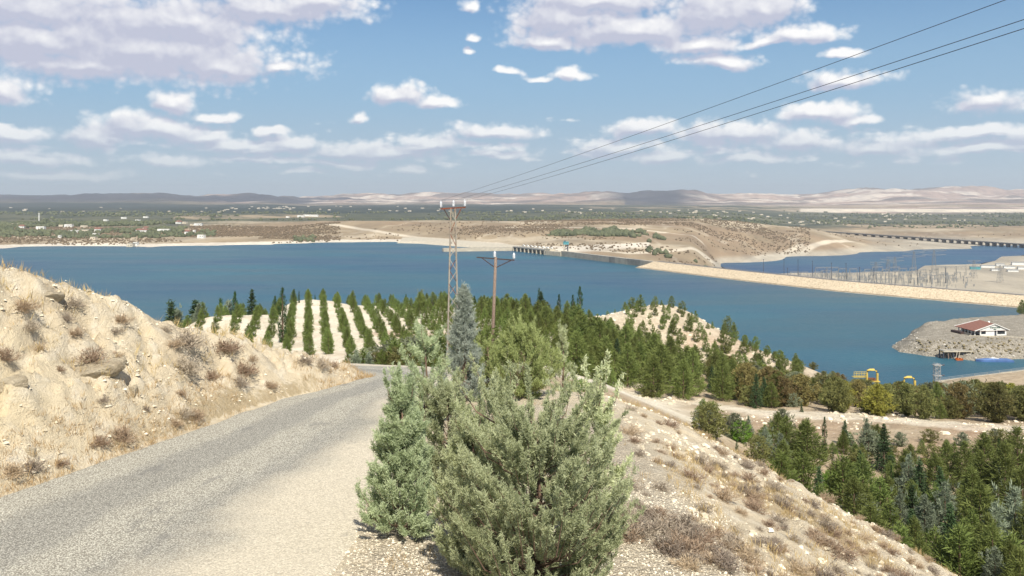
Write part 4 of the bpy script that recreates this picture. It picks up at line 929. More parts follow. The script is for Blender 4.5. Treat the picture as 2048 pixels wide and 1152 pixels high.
Q = np.stack([idx[:-1, :-1], idx[:-1, 1:], idx[1:, 1:], idx[1:, :-1]], -1).reshape(-1, 4)
def mat_riprap():
    n = NT('riprap'); p = n.pos(); c1 = n.voro(p, 1.0, 'F1', 'Color'); s1 = n.N.new('ShaderNodeSeparateColor'); n.L.new(c1, s1.inputs[0]); d_ = n.voro(p, 1.0)
    c = n.mix(s1.outputs[0], (.47, .38, .255), (.66, .55, .39)); c = n.mix(n.ramp(d_, .5, .95), c, (.30, .24, .165))
    z = n.N.new('ShaderNodeSeparateXYZ'); n.L.new(p, z.inputs[0]); w = n.noise(p, .25, 4)
    wet = n.ramp(n.math('ADD', z.outputs[2], n.math('MULTIPLY', w, 1.4)), 1.2, 2.3, 1., 0.); c = n.mix(n.math('MULTIPLY', wet, .75), c, (.13, .105, .075))
    bl = n.ramp(n.math('ADD', z.outputs[2], n.math('MULTIPLY', n.noise(p, .4, 4), 1.2)), .75, 1.05, 1., 0.); c = n.mix(n.math('MULTIPLY', bl, .6), c, (.50, .46, .38))
    return n.out(n.bsdf(c, .95, .1, n.bump(n.math('MULTIPLY', d_, -1.), .5, .4)))
M['riprap'] = mat_riprap()
dam = thing('embankment_dam', (float(EMB[0][0]), float(EMB[0][1]), 0), 'long pale rockfill embankment crossing the reservoir from centre to right edge', 'dam')
def child_world(me_obj, parent):
    me_obj.parent = parent; me_obj.matrix_parent_inverse = Matrix.Translation(-parent.location); return me_obj
child_world(link('rockfill_slope', mesh_np('rockfill_slope', G_.reshape(-1, 3), Q, [M['riprap']], True)), dam)
# rounded nose
ns = MB(); c0 = EMB[0]; a0 = math.atan2(nr[0][1], nr[0][0])
ring = []; K = 18
for (o_, z_) in prof[:8]:
    ring.append([(c0[0] + math.cos(a0 - math.pi * .62 * k / K) * max(o_, .1) * (1 + 1.3 * k / K * (o_ / 26)), c0[1] + math.sin(a0 - math.pi * .62 * k / K) * max(o_, .1), z_) for k in range(K + 1)])
ring.append([(c0[0], c0[1], 8.0)] * (K + 1)); V = np.array(ring).reshape(-1, 3); ix = np.arange(9 * (K + 1)).reshape(9, K + 1)
ns.add(V, np.stack([ix[:-1, :-1], ix[:-1, 1:], ix[1:, 1:], ix[1:, :-1]], -1).reshape(-1, 4)); child_world(ns.obj('rounded_end', M['riprap'], None, True), dam)
crest = MB()
for i in range(0, 119): 
    a_, b_ = EMB[i], EMB[i + 1]; crest.add([(*(a_ + nr[i] * 4.0), 8.05), (*(b_ + nr[i + 1] * 4.0), 8.05), (*(b_ - nr[i + 1] * 4.0), 8.05), (*(a_ - nr[i] * 4.0), 8.05)], [(0, 1, 2, 3)])
child_world(crest.obj('crest_road', M['asph'], None), dam)
gr_ = MB()
for i in range(0, 119, 1):
    a_, b_ = EMB[i] - nr[i] * 4.5, EMB[i + 1] - nr[i + 1] * 4.5; gr_.beam((*a_, 8.7), (*b_, 8.7), .12, .35); gr_.beam((*a_, 7.9), (*a_, 8.7), .15)
child_world(gr_.obj('guard_rail', M['steel'], None), dam)
# concrete wall in panels
W0, W1 = np.array([176., 990.]), np.array([73., 1212.])
wl = thing('concrete_dam_wall', (W1[0], W1[1], 0), 'long grey concrete dam wall between the embankment and the gates', 'wall')
wd = (W0 - W1); wL = np.linalg.norm(wd); wa = math.atan2(wd[1], wd[0]); NPN = 17
for i in range(NPN):
    p = W1 + wd * (i + .5) / NPN; mt_ = ['concrete_d', 'concrete_d', 'concrete_dd'][0 if i in (10, 11) else (2 if i in (9, 12, 13) else i % 2)]
    mb_ = MB().box((*p, -2.2), (wL / NPN - .15, 7 + .1 * (i % 2), 19.4), wa)
    child_world(mb_.obj('wall_panel', M[mt_], None), wl)
child_world(MB().box((*(W1 + wd * .5), -3.2), (wL, 6.2, 18.0), wa).obj('wall_core', M['concrete_dd'], None), wl)
# end block and intake tower
E0, E1 = np.array([50., 1250.]), np.array([73., 1212.]); eb = thing('abutment_block', (*E0, 0), 'cream concrete abutment block between the gates and the long wall', 'wall'); ea = math.atan2(*(E1 - E0)[::-1])
child_world(MB().box((*((E0 + E1) / 2), -2.5), (44, 9, 17), ea).obj('block', M['concrete'], None), eb)
child_world(MB().box((*((E0 + E1) / 2 + [-6, 14]), 5.5), (14, 10, 7), ea).obj('upper_block', M['concrete'], None), eb)
for k in range(9):
    q = E0 + (E1 - E0) * (k + .5) / 9; child_world(MB().box((*(q + np.array([-math.sin(ea), math.cos(ea)]) * -4.7 * (1 if (-math.cos(ea)) < 0 else -1)), 2.5), (.35, .4, 5.4), ea).obj('rib', M['concrete_d'], None), eb)
tw = thing('intake_tower', (1132 / F * 0 + (1132 - 1024) / F * 1235, 1235, 6), 'turquoise-topped lattice gantry tower beside the spillway gates', 'tower')
for sx in (-2.6, 2.6):
    for sy in (-2.6, 2.6): MB().box((sx, sy, 4.5), (1.3, 1.3, 10)).obj('leg', M['concrete'] if sx < 0 else M['darksteel'], tw)
bz = MB()
for z in (1.5, 5.0): bz.beam((-2.6, -2.6, z), (2.6, -2.6, z + 3.4), .5); bz.beam((2.6, -2.6, z), (-2.6, -2.6, z + 3.4), .5); bz.beam((-2.6, 2.6, z), (2.6, 2.6, z + 3.4), .5)
bz.obj('bracing', M['darksteel'], tw); MB().box((0, 0, 11.2), (7.6, 6.6, 3.4)).obj('machine_house', M['teal'], tw); MB().box((0, 0, 13.3), (8.6, 7.4, .7)).obj('roof', M['teal'], tw)
MB().box((-1.6, 0, 14.4), (2.6, 2.4, 1.6)).obj('hoist_box', M['darksteel'], tw)
# spillway
G0, G1 = np.array([50., 1250.]), np.array([4., 1338.]); gd = G1 - G0; gL = np.linalg.norm(gd); ga = math.atan2(gd[1], gd[0]); un = gd / gL; back = np.array([un[1], -un[0]])
if back[0] < 0: back = -back
sp = thing('spillway', (*G0, 0), 'row of dark spillway gates between pale piers with white hoist arches', 'dam')
for k in range(9):
    p = G0 + un * gL * k / 8; child_world(MB().box((*(p + back * 9), -1.5), (2.4, 22, 14), ga).box((*(p + back * -2.6), -1.5), (1.5, 1.6, 13.6), ga).obj('pier', M['concrete'] if k % 3 else M['concrete_d'], None), sp)
for k in range(8):
    p = G0 + un * gL * (k + .5) / 8; gt = MB().box((*(p + back * 3.5), -1.5), (gL / 8 - 2.5, .8, 11), ga)
    for j in range(3): gt.box((*(p + back * 2.9), -1.0 + j * 2.4), (gL / 8 - 2.6, .4, .35), ga)
    child_world(gt.obj('gate', M['dark'], None), sp)
    ar = MB(); c_ = p + back * 13; 
    pts_ = [(*(c_ + un * math.cos(q) * 4.2), 6.4 + math.sin(q) * 2.9) for q in np.linspace(0, math.pi, 9)]
    ar.tube(pts_, .85, 6); child_world(ar.obj('hoist_arch', M['white'], None), sp)
child_world(MB().box((*(G0 + un * gL / 2 + back * 5), 6.1), (gL + 3, 15, 1.3), ga).obj('deck', M['concrete_dd'], None), sp)
rl_ = MB()
for k in range(33): p = G0 + un * gL * k / 32 + back * -2.2; rl_.box((*p, 7.2), (.2, .2, 1.1), ga)
rl_.box((*(G0 + un * gL / 2 + back * -2.2), 7.75), (gL, .18, .18), ga); child_world(rl_.obj('railing', M['steel'], None), sp)
# wing wall with a rounded end, and the sloping quay behind it
ww = thing('wing_wall', (-104, 1324, 0), 'low cream quay wall with rounded end left of the spillway gates', 'wall')
pl = [(6, 1345), (-20, 1338), (-60, 1328), (-98, 1319), (-106, 1321), (-109, 1327), (-104, 1332), (-60, 1340), (-20, 1350), (6, 1358)][::-1]
child_world(MB().prism(pl, -8, 4.6).obj('wall', M['concrete'], None), ww)
child_world(MB().prism([(x * .985 - .6, y + .8) for x, y in pl], 4.6, 5.0).obj('coping', M['concrete_d'], None), ww)
qy = []; 
for px, w_, t_ in [(790,486,474.5),(840,487.5,475),(900,492,479.5),(960,496.5,484.5),(1010,500,489),(1033,502,491)]:
    a_ = wxy(px, w_ + 1.5, -81); b_ = wxy(px + 10, (w_ + t_) / 2 + 1.5, -76); c_ = wxy(px + 15, t_, -73); e_ = (c_[0] + 2, c_[1] + 25)
    qy.append([(*a_, -1.5), (*b_, 3.6), (*c_, 6.5), (*e_, -2)])
qy = np.array(qy, float).transpose(1, 0, 2); ix = np.arange(24).reshape(4, 6)
q_ = thing('sloping_quay', (-100, 1480, 0), 'long pale concrete slope along the shore left of the spillway', 'quay')
child_world(link('slope', mesh_np('slope', qy.reshape(-1, 3), np.stack([ix[:-1, :-1], ix[:-1, 1:], ix[1:, 1:], ix[1:, :-1]], -1).reshape(-1, 4), [M['concrete']])), q_)

# ------------------------------------------------------------------ road bridge over the river
BA, BB = np.array([(1640 - 1024) / F * 2900, 2900.]), np.array([(2048 - 1024) / F * 2250, 2250.])
def bpt(px):                      # point of the bridge axis seen in that direction, with the height of its deck
    k = (px - 1024) / F; t = (k * BA[1] - BA[0]) / ((BB[0] - BA[0]) - k * (BB[1] - BA[1])); p = BA + (BB - BA) * t
    return p[0], p[1], EYE - np.interp(px, [1640, 2048, 2200], [62, 88, 97]) * p[1] / F
br_ = thing('road_bridge', (*BA, 0), 'long dark road bridge on many short piers over the river at the right', 'bridge'); br_.location.z = 0
ang = math.atan2(*(BB - BA)[::-1]); u_ = np.array([-math.sin(ang), math.cos(ang)]); BP = [bpt(q) for q in range(1636, 2180, 12)]
dk = MB(); pa_ = [MB(), MB()]
for p0, p1 in zip(BP[:-1], BP[1:]):
    V = []
    for p in (p0, p1):
        for s_, zz in ((-1, -2.2), (1, -2.2), (1, 0), (-1, 0)): V.append((p[0] + u_[0] * 9 * s_, p[1] + u_[1] * 9 * s_, p[2] + zz))
    dk.add(V, [(0, 1, 5, 4), (1, 2, 6, 5), (2, 3, 7, 6), (3, 0, 4, 7)])
    for s_ in (-1, 1): pa_[s_ > 0].beam((p0[0] + u_[0] * 9 * s_, p0[1] + u_[1] * 9 * s_, p0[2] + .6), (p1[0] + u_[0] * 9 * s_, p1[1] + u_[1] * 9 * s_, p1[2] + .6), .4, 1.1)
child_world(dk.obj('deck', M['asph'], None), br_); [child_world(q.obj('parapet', M['concrete_dd'], None), br_) for q in pa_]
def gnd(x, y): return float(far_rel(np.array([[x]]), np.array([[y]]))[0, 0]) + EYE
px = 1662
while px < 2170:
    x, y, zt = bpt(px); zt -= 2.2; zb = min(zt - 2, max(-47.5, gnd(x, y) - 1))
    pm = MB().box((x, y, zt - .5), (6.0, 17, 1.1), ang).box((x, y, (zt + zb) / 2 - .6), (4.4, 13.0, zt - zb), ang)
    child_world(pm.obj('pier', M['pier'], None), br_); px += np.interp(px, [1640, 2048], [17.5, 13.2])

# ------------------------------------------------------------------ switchyard and pylons below the dam
def gnd(x, y): return float(far_rel(np.array([[x]]), np.array([[y]]))[0, 0]) + EYE
rk = random.Random(3); M['steel_far'] = mat_simple('dull_steel', (.23, .235, .23), .7, .1, 2)
def lattice(mb, w0, w1, h, n, r):
    for i in range(n):
        a_, b_ = h * i / n, h * (i + 1) / n; wa_, wb_ = w0 + (w1 - w0) * i / n, w0 + (w1 - w0) * (i + 1) / n
        c0_ = [(-wa_, -wa_), (wa_, -wa_), (wa_, wa_), (-wa_, wa_)]; c1_ = [(-wb_, -wb_), (wb_, -wb_), (wb_, wb_), (-wb_, wb_)]
        for k in range(4):
            mb.beam((*c0_[k], a_), (*c1_[k], b_), r); kk = (k + 1) % 4
            mb.beam((*c0_[k], a_), (*c1_[kk], b_), r * .6) if i % 2 else mb.beam((*c0_[kk], a_), (*c1_[k], b_), r * .6)
            mb.beam((*c1_[k], b_), (*c1_[kk], b_), r * .5)
posts = [(1527,519,1230),(1568,519,1240),(1596,520,1230),(1625,522,1190),(1663,526,1170),(1692,527,1160),(1719,535,1130),(1748,536,1180),(1790,545,1200),(1891,536,1250),(1650,540,1190),(1835,540,1230),(1860,541,1260),(1600,548,1150),(1575,536,1200)]
for i, (px, pt, d) in enumerate(sorted(posts)):
    x = (px - 1024) / F * d; z = gnd(x, d); hh = ztop(pt, d) - z
    o = link('lamp_mast', MB().tube([(0, 0, -1), (0, 0, hh)], [.55, .3], 5).box((0, 0, hh), (1.6, 1.2, .6)).mesh('lamp_mast', M['darksteel']), None, (x, d, z))
    tag(o, 'dark lighting mast below the dam, %s from the left' % nth(i + 1), 'mast', 'lighting masts of the switchyard')
def gantry_mesh(w, h):
    mb = MB()
    for sx in (-w / 2, w / 2): mb.beam((sx - .9, 0, 0), (sx, 0, h), .35); mb.beam((sx + .9, 0, 0), (sx, 0, h), .35)
    mb.beam((-w / 2, 0, h), (w / 2, 0, h), .5); mb.beam((-w / 2, 0, h - 1.2), (w / 2, 0, h - 1.2), .3)
    for k in range(6): a_ = -w / 2 + w * k / 6; mb.beam((a_, 0, h - 1.2 * (k % 2)), (a_ + w / 6, 0, h - 1.2 * ((k + 1) % 2)), .2)
    for k in range(3): a_ = -w / 3 + w * k / 3; mb.beam((a_, 0, h - 1.2), (a_, 0, h - 3.4), .3)
    return mb.mesh('switchyard_gantry', M['steel_far'])
gms = [gantry_mesh(15, 13), gantry_mesh(20, 15), gantry_mesh(12, 11)]
gp = []
for row, (d, z0) in enumerate([(1190, 0), (1235, 0), (1290, 0), (1350, 0)]):
    px = 1480 + row * 55
    while px < 1905 + row * 12: gp.append((px + rk.uniform(-4, 4), d + rk.uniform(-6, 6) + (px - 1480) * .05)); px += rk.uniform(15, 24)
gp.sort()
for i, (px, d) in enumerate(gp):
    x = (px - 1024) / F * d; o = link('switchyard_gantry', rk.choice(gms), None, (x, d, gnd(x, d))); o.rotation_euler.z = rk.uniform(-.15, .15) + .3
    tag(o, 'grey steel switchyard gantry below the dam, %s from the left' % nth(i + 1), 'gantry', 'switchyard gantries')
eq = MB()
for i in range(260):
    px = rk.uniform(1500, 1950); d = rk.uniform(1170, 1400); x = (px - 1024) / F * d; z = gnd(x, d)
    h_ = rk.choice([2.5, 4, 6, 7]); eq.box((x, d, z + h_ / 2), (rk.choice([.4, .5, 1.6]), .5, h_))
    if rk.random() < .3: eq.box((x, d, z + h_), (3.2, .5, .4))
tag(eq.obj('switchyard_equipment', M['steel_far']), 'low grey insulators and breakers filling the switchyard below the dam', 'equipment', kind='stuff')
pyl = [(1776,518,1480,30),(1790,514,1500,34),(1828,503,1430,44),(1868,500,1450,46),(1948,521,1330,34),(1752,524,1520,26),(2000,530,1260,26)]
for i, (px, pt, d, w_) in enumerate(sorted(pyl)):
    x = (px - 1024) / F * d; z = gnd(x, d); hh = ztop(pt, d) - z; o = thing('transmission_pylon', (x, d, z), 'pale lattice transmission pylon below the dam, %s from the left' % nth(i + 1), 'pylon', 'transmission pylons by the river', rz=rk.uniform(-.3, .3))
    mb = MB(); lattice(mb, 3.4, .9, hh, 7, .28); mb.obj('tower', M['steel_far'], o); ca = MB(); W = w_ / 2 * d / F
    for z_ in (hh * .80, hh * .99):
        ca.beam((-W, 0, z_), (W, 0, z_), .45); ca.beam((-W, 0, z_), (0, 0, z_ - 3), .3); ca.beam((W, 0, z_), (0, 0, z_ - 3), .3)
    ca.obj('crossarm', M['steel_far'], o)
# works yard with sheds and vehicles far right
yd = [(1950,522,1500,16,5),(1975,520,1540,22,4),(2000,517,1580,14,4),(2018,522,1520,18,4),(2035,517,1600,20,5),(1990,526,1470,12,3),(2025,527,1450,16,3),(2044,523,1500,14,4)]
for i, (px, py, d, w_, h_) in enumerate(sorted(yd)):
    x = (px - 1024) / F * d; z = gnd(x, d); o = thing('site_cabin', (x, d, z), '%s site cabin on the spit by the river, %s from the left' % ('pale blue' if i == 0 else 'white', nth(i + 1)), 'cabin', 'site cabins beyond the dam', rz=-.3)
    MB().box((0, 0, h_ / 2), (w_, 9, h_)).obj('wall', M['teal'] if i == 0 else M['white'], o); MB().box((0, 0, h_ + .25), (w_ + 1, 10, .5)).obj('roof', M['steel'], o)

# ------------------------------------------------------------------ houses and far villages
hs_ = [(44,457,1950,10,'roof'),(82,458,1900,16,'white'),(138,454,2000,15,'white'),(150,463,1780,24,'white'),(170,462,1800,16,'cream'),(196,461,1820,12,'roof'),(192,467,1720,9,'white'),(188,478,1600,10,'cream'),(122,473,1650,5,'white'),
       (212,443,2450,7,'white'),(248,438,2800,10,'white'),(292,436,2900,9,'white'),(276,445,2400,8,'white'),(284,462,1800,22,'roof'),(292,457,1880,10,'roof'),(328,462,1820,24,'white'),(351,446,2300,8,'white'),(358,447,2250,11,'roof'),(370,448,2250,8,'cream'),
       (386,451,2050,8,'cream'),(397,451,2050,16,'white'),(376,464,1780,11,'roof'),(389,463,1800,5,'white'),(403,473,1640,13,'white'),(272,488,1480,8,'white'),(262,491,1462,12,'cream'),(622,434,3100,30,'white'),(602,436,3000,14,'white'),(576,437,2900,6,'white'),(1452,434,3300,9,'white')]
for i, (px, py, d, w_, c_) in enumerate(sorted(hs_)):
    x = (px - 1024) / F * d; z = gnd(x, d); W = w_ / F * d; h_ = 5.5 if w_ < 12 else 7
    o = thing('house', (x, d, z), '%s house on the far shore, %s from the left' % ({'roof': 'red-roofed', 'white': 'white flat-roofed', 'cream': 'cream-coloured'}[c_], nth(i + 1)), 'house', 'houses scattered on the far shore', rz=rk.uniform(-.25, .25))
    wl_ = MB().box((0, 0, h_ / 2 - .5), (W, 9, h_ + 1)).box((-W * .3, -5.2, h_ * .35), (W * .35, 1.6, h_ * .7)); wl_.obj('wall', M['white' if c_ != 'cream' else 'cream'], o)
    if c_ == 'roof':
        MB().add([(-W/2-.7,-5.4,h_),(W/2+.7,-5.4,h_),(W/2+.7,5.4,h_),(-W/2-.7,5.4,h_),(-W/2+2,0,h_+3),(W/2-2,0,h_+3)], [(0,1,5,4),(2,3,4,5)], [(1,2,5),(3,0,4)]).obj('roof', M['roof'], o)
    else: MB().box((0, 0, h_ + .1), (W + .6, 9.6, .35)).obj('roof', M['concrete_d'], o)
    wn = MB()
    for k in range(max(2, int(W / 4))): wn.box((-W / 2 + (k + .5) * W / max(2, int(W / 4)), -4.52, h_ * .55), (1.5, .14, 1.7))
    wn.obj('window', M['winglass'], o)
vm_ = MB(); vr = random.Random(8)
def vill(pxr, dr, n, c):
    n = int(n * .65)
    for i in range(n):
        px = vr.gauss(sum(pxr) / 2, (pxr[1] - pxr[0]) / 4) if c else vr.uniform(*pxr); d = vr.uniform(*dr); x = (px - 1024) / F * d; z = gnd(x, d); w_ = vr.uniform(6, 15) * (1 + d / 12000); h_ = vr.uniform(3, 6)
        vm_.box((x, d, z + h_ / 2), (w_, 10, h_), vr.uniform(-.5, .5))
vill((480, 650), (5200, 7200), 50, True); vill((0, 560), (3200, 6500), 35, False); vill((560, 900), (4300, 7000), 24, False); vill((1000, 1230), (3400, 5600), 30, False); vill((1230, 1560), (3200, 5200), 36, False)
vill((1480, 1700), (3300, 3900), 20, False); vill((1730, 1860), (5000, 6100), 45, True); vill((1560, 2048), (3600, 6400), 34, False); vill((0, 400), (1800, 2400), 9, False)
tag(vm_.obj('far_village', M['cream']), 'tiny pale village houses sprinkled over the distant plain', 'village', kind='stuff')
o = link('minaret', MB().tube([(0, 0, 0), (0, 0, 22), (0, 0, 24)], [1.6, 1.3, .1], 8).mesh('minaret', M['white']), None, ((78 - 1024) / F * 2500, 2500, gnd((78 - 1024) / F * 2500, 2500)))
tag(o, 'thin white mast rising above the plain at far left', 'mast')

# far scrub, orchards and shore trees: too many to count
def blobs(name, pts, sizes, mat, label, cat, squash=.8):
    ico = bmesh.new(); bmesh.ops.create_icosphere(ico, subdivisions=1, radius=1); bv = np.array([v.co[:] for v in ico.verts]); bf = np.array([[v.index for v in f.verts] for f in ico.faces]); ico.free()
    rg = np.random.default_rng(4); n = len(pts); P = np.array(pts, float); S = np.array(sizes, float)
    V = bv[None] * (S[:, None, None] * rg.uniform(.65, 1.25, (n, len(bv), 1))) * np.array([1, 1, squash]); V = V + P[:, None] + np.array([0, 0, 1]) * (S * .35)[:, None, None]
    Fc = (bf[None] + (np.arange(n) * len(bv))[:, None, None]).reshape(-1, 3)
    return tag(link(name, mesh_np(name, V.reshape(-1, 3), Fc, [mat], True, {'var': np.repeat(rg.random(n), len(bv))})), label, cat, kind='stuff')
sr = np.random.default_rng(12)
def far_pts(pxr, dr, n, gate=None):
    px = sr.uniform(*pxr, n); d = sr.uniform(*dr, n); x = (px - 1024) / F * d; z = far_rel(x[None], d[None])[0]
    k = z > -79.2 if dr[0] < 2600 and pxr[1] < 1500 else z > -121.5
    if gate is not None: k &= gate(px, d, x)
    return np.stack([x, d, z + EYE], 1)[k]
def clump(f, th, s=0): return lambda px, d, x: fbm(x * f, d * f * 1.5, 3, 90 + s) > th
L1 = np.concatenate([far_pts((-60, 660), (1490, 2000), 5200, clump(.006, -.08)), far_pts((380, 680), (1640, 2050), 4200, clump(.005, -.15, 1)), far_pts((1050, 1620), (1900, 2400), 7000, clump(.004, -.1, 2)), far_pts((1040, 1600), (1250, 1900), 2600, clump(.008, .12, 3)), far_pts((680, 1100), (1600, 2000), 500, clump(.006, .05, 5)), far_pts((1500, 2048), (2100, 2700), 260, clump(.004, .1, 6))])
ox = []
for i in range(46):
    for j in range(11):
        px = 915 + i * 4.7 + j * 1.6; d = 1690 + j * 17; x = (px - 1024) / F * d; ox.append((x, d, gnd(x, d)))
L1 = np.concatenate([L1, np.array(ox)]); L1 = L1[sr.random(len(L1)) > .05]
blobs('far_scrub', L1, sr.uniform(.8, 2.5, len(L1)), M['scrub'], 'dark scrub and orchards dotting the tan far shore', 'scrub')
L2 = np.concatenate([far_pts((-60, 430), (1640, 2300), 2600, clump(.005, -.05, 7)), far_pts((1095, 1345), (1610, 1800), 1500, lambda px, d, x: (d > 1620 + 60 * fbm(px * .03, px * 0, 3, 2)) & (d < 1780 - 120 * np.abs(fbm(px * .02 + 7, px * 0, 3, 5)) - 1.5 * np.maximum(0, px - 1270) - .9 * np.maximum(0, 1180 - px)) & (fbm(x * .02, d * .02, 3, 92) > -.25)), far_pts((1210, 1285), (1185, 1260), 90), far_pts((1290, 1560), (1350, 1560), 260, clump(.01, .05, 8)),
                     far_pts((1780, 1990), (1490, 1640), 260, lambda px, d, x: np.abs(d - np.interp(px, [1780, 1990], [1470, 1800])) < 30), far_pts((590, 630), (1600, 1680), 30), far_pts((1560, 2048), (3100, 6200), 1500, clump(.002, -.05, 9)), far_pts((-60, 1560), (2500, 4200), 2600, clump(.002, -.1, 10))])
blobs('far_trees', L2, sr.uniform(2.4, 5.5, len(L2)) * (1 + L2[:, 1] / 9000), M['fartree'], 'dark green trees massed on the far shore and plain', 'trees', .9)

# ------------------------------------------------------------------ the spit: white house, jetty, boats
hp_ = wxy(1986, 672, -73.0); hx, hy = hp_; hz = float(T(hx, hy)); HR = math.radians(-24)
ho = thing('white_house', (hx, hy, hz), 'white single-storey restaurant house with red hip roof on the rocky spit', 'house', rz=math.radians(8))
k_ = hy / F   # metres per photo pixel
Wf, Dp = 58 * k_, 15.0
fw = MB()
def wall_with_opening(mb, x0, x1, y, z0, z1, ops, th=.4):
    xs = sorted(set([x0, x1] + [v for o_ in ops for v in (o_[0], o_[1])]))
    for a_, b_ in zip(xs[:-1], xs[1:]):
        op = [o_ for o_ in ops if o_[0] <= a_ + 1e-6 and o_[1] >= b_ - 1e-6]
        if not op: mb.box(((a_ + b_) / 2, y, (z0 + z1) / 2), (b_ - a_, th, z1 - z0))
        else:
            o_ = op[0]
            if o_[2] > z0: mb.box(((a_ + b_) / 2, y, (z0 + o_[2]) / 2), (b_ - a_, th, o_[2] - z0))
            if o_[3] < z1: mb.box(((a_ + b_) / 2, y, (o_[3] + z1) / 2), (b_ - a_, th, z1 - o_[3]))
hw = Wf / 2; H1 = 3.0
wall_with_opening(fw, -hw, hw, 0, -.8, H1, [(-hw + .7, -hw + 3.4, .9, H1 - .3), (.7, 1.9, -.8, H1 - .3), (2.4, hw - .9, .7, H1 - .3)])
fw.add([(-hw - 1.2, -.25, H1), (hw + 1.2, -.25, H1), (.6, -.25, H1 + 3.1), (-hw - 1.2, .25, H1), (hw + 1.2, .25, H1), (.6, .25, H1 + 3.1)], [(0, 1, 4, 3), (1, 2, 5, 4), (2, 0, 3, 5)], [(0, 2, 1), (3, 4, 5)])
fw.obj('front_wall', M['white'], ho)
MB().box((hw - .2, Dp / 2, H1 / 2 - .4), (.4, Dp, H1 + .8)).box((0, Dp, H1 / 2 - .4), (Wf, .4, H1 + .8)).box((-hw + 3.5, Dp / 2, H1 / 2 - .4), (.3, Dp - 1, H1 + .8)).obj('side_wall', M['white'], ho)
MB().add([(-hw - 3.4, -.6, H1 - .25), (.6, -.6, H1 + 3.35), (.6, Dp * .78, H1 + 3.9), (-hw - 3.4, Dp + 1, H1 + .1), (hw + 1.5, -.6, H1 - .1), (hw + 1.5, Dp + 1, H1 - .1),
          (-hw - 3.4, -.6, H1 - .5), (-hw - 3.4, Dp + 1, H1 - .15), (hw + 1.5, -.6, H1 - .35), (hw + 1.5, Dp + 1, H1 - .35)], [(0, 1, 2, 3), (1, 4, 5, 2), (0, 3, 7, 6), (4, 8, 9, 5), (6, 7, 9, 8)], [(3, 2, 5)]).obj('roof', M['roof'], ho)
MB().beam((-hw - 3.4, -.7, H1 - .2), (.6, -.7, H1 + 3.4), .35).obj('fascia', M['white'], ho); MB().beam((.6, -.7, H1 + 3.4), (hw + 1.5, -.7, H1 - .05), .35).obj('fascia', M['white'], ho); MB().beam((-hw - 3.4, Dp + 1, H1 + .1), (.6, Dp * .78, H1 + 3.95), .35).obj('fascia', M['white'], ho)
for x0, x1 in ((-hw + .7, -hw + 3.4), (2.4, hw - .9)):
    w_ = MB().box(((x0 + x1) / 2, .12, 1.8), (x1 - x0, .06, 2.0)).obj('window', M['winglass'], ho)
    fr_ = MB()
    for q in range(5): fr_.box((x0 + (x1 - x0) * q / 4, -.02, 1.75), (.12, .14, 2.1))
    fr_.obj('frame', M['darksteel'], w_)
MB().box((1.3, .1, .95), (1.15, .08, 3.4)).obj('door', M['darksteel'], ho)
for q in range(6): MB().box((-hw - 2.2, 1 + q * (Dp - 2) / 5, H1 / 2 - .5), (.45, .45, H1 + .9)).obj('column', M['white'], ho)
tr_ = MB().box((-hw - 1.5, Dp / 2, -.35), (4.8, Dp, .5)).box((-hw - 4.2, Dp * .55, .3), (.25, Dp * .9, 1.4)); tr_.obj('terrace', M['concrete_d'], ho)
MB().box((-hw - 5.4, Dp * .7, .4), (2.4, Dp * .55, 1.8)).obj('side_shed', M['rail'], ho)
for q in range(8):      # dark green lettering, too small in the photograph to read
    w_ = .42 + .1 * ((q * 3) % 4)
    lt = MB().box((0, 0, 0), (w_ * .25, .08, .85)).box((w_ * .35, 0, .28 - .3 * (q % 2)), (w_ * .5, .07, .2)).box((w_ * .62, 0, -.05), (w_ * .22, .08, .7)).obj('sign_letter', M['green'], ho, loc=(-1.9 + q * .78, -.36, H1 + 1.35))
MB().box((0, 0, 0), (1.6, .1, .35)).obj('sign_emblem', M['green'], ho, loc=(.9, -.36, H1 + .45))
MB().tube([(0, 0, 0), (0, 0, 1.4)], .08, 5).tube([(0, -.3, 1.4), (0, 0, 1.2)], [.55, .05], 8).obj('satellite_dish', M['white'], ho, loc=(2.0, 6, H1 + 2.2))
kb = MB()
ka, kb2 = wxy(1938, 672.5, -72.9), wxy(2060, 676, -72.9)
for q in range(16):
    a_ = np.array(ka) + (np.array(kb2) - ka) * q / 16; b_ = np.array(ka) + (np.array(kb2) - ka) * (q + .94) / 16; za = float(T(a_[0], a_[1])); zb_ = float(T(b_[0], b_[1])); kb.beam((*a_, za + .15), (*b_, zb_ + .15), .5, .6)
tag(kb.obj('kerb', M['concrete']), 'pale kerb along the terrace edge in front of the white house', 'kerb')
sh_ = []
for q in range(150):
    px, py = rk.uniform(1830, 2048), rk.uniform(676, 708); h_ = hit(px, py, 380, 520)
    if h_ is not None and h_.z > .5: sh_.append((h_.x, h_.y, h_.z))
# jetty
jx, jy = wxy(1912, 716.5, -80); jt = thing('jetty', (jx, jy, 0), 'grey timber jetty deck on posts at the foot of the spit', 'jetty', rz=.03)
jw = 62 * jy / F
for q in range(12): MB().box((-jw / 2 + (q + .5) * jw / 12, 0, 4.1), (jw / 12 - .12, 4.6, .3)).obj('plank', M['concrete_d'] if q % 3 else M['concrete_dd'], jt)
for q in range(7):
    for sy in (-1.9, 1.9): MB().box((-jw / 2 + .4 + q * (jw - .8) / 6, sy, 1.2), (.4, .4, 5.6)).obj('post', M['wood'] if q % 2 else M['darksteel'], jt)
MB().beam((-jw / 2, -2.45, 3.85), (jw / 2, -2.45, 3.85), .5).obj('edge_beam', M['concrete'], jt)
MB().beam((-.5, -2.2, 4.2), (-2.6, -4.6, .7), .5, .12).beam((.9, -2.2, 4.2), (-1.2, -4.6, .7), .5, .12).obj('ramp', M['concrete'], jt)
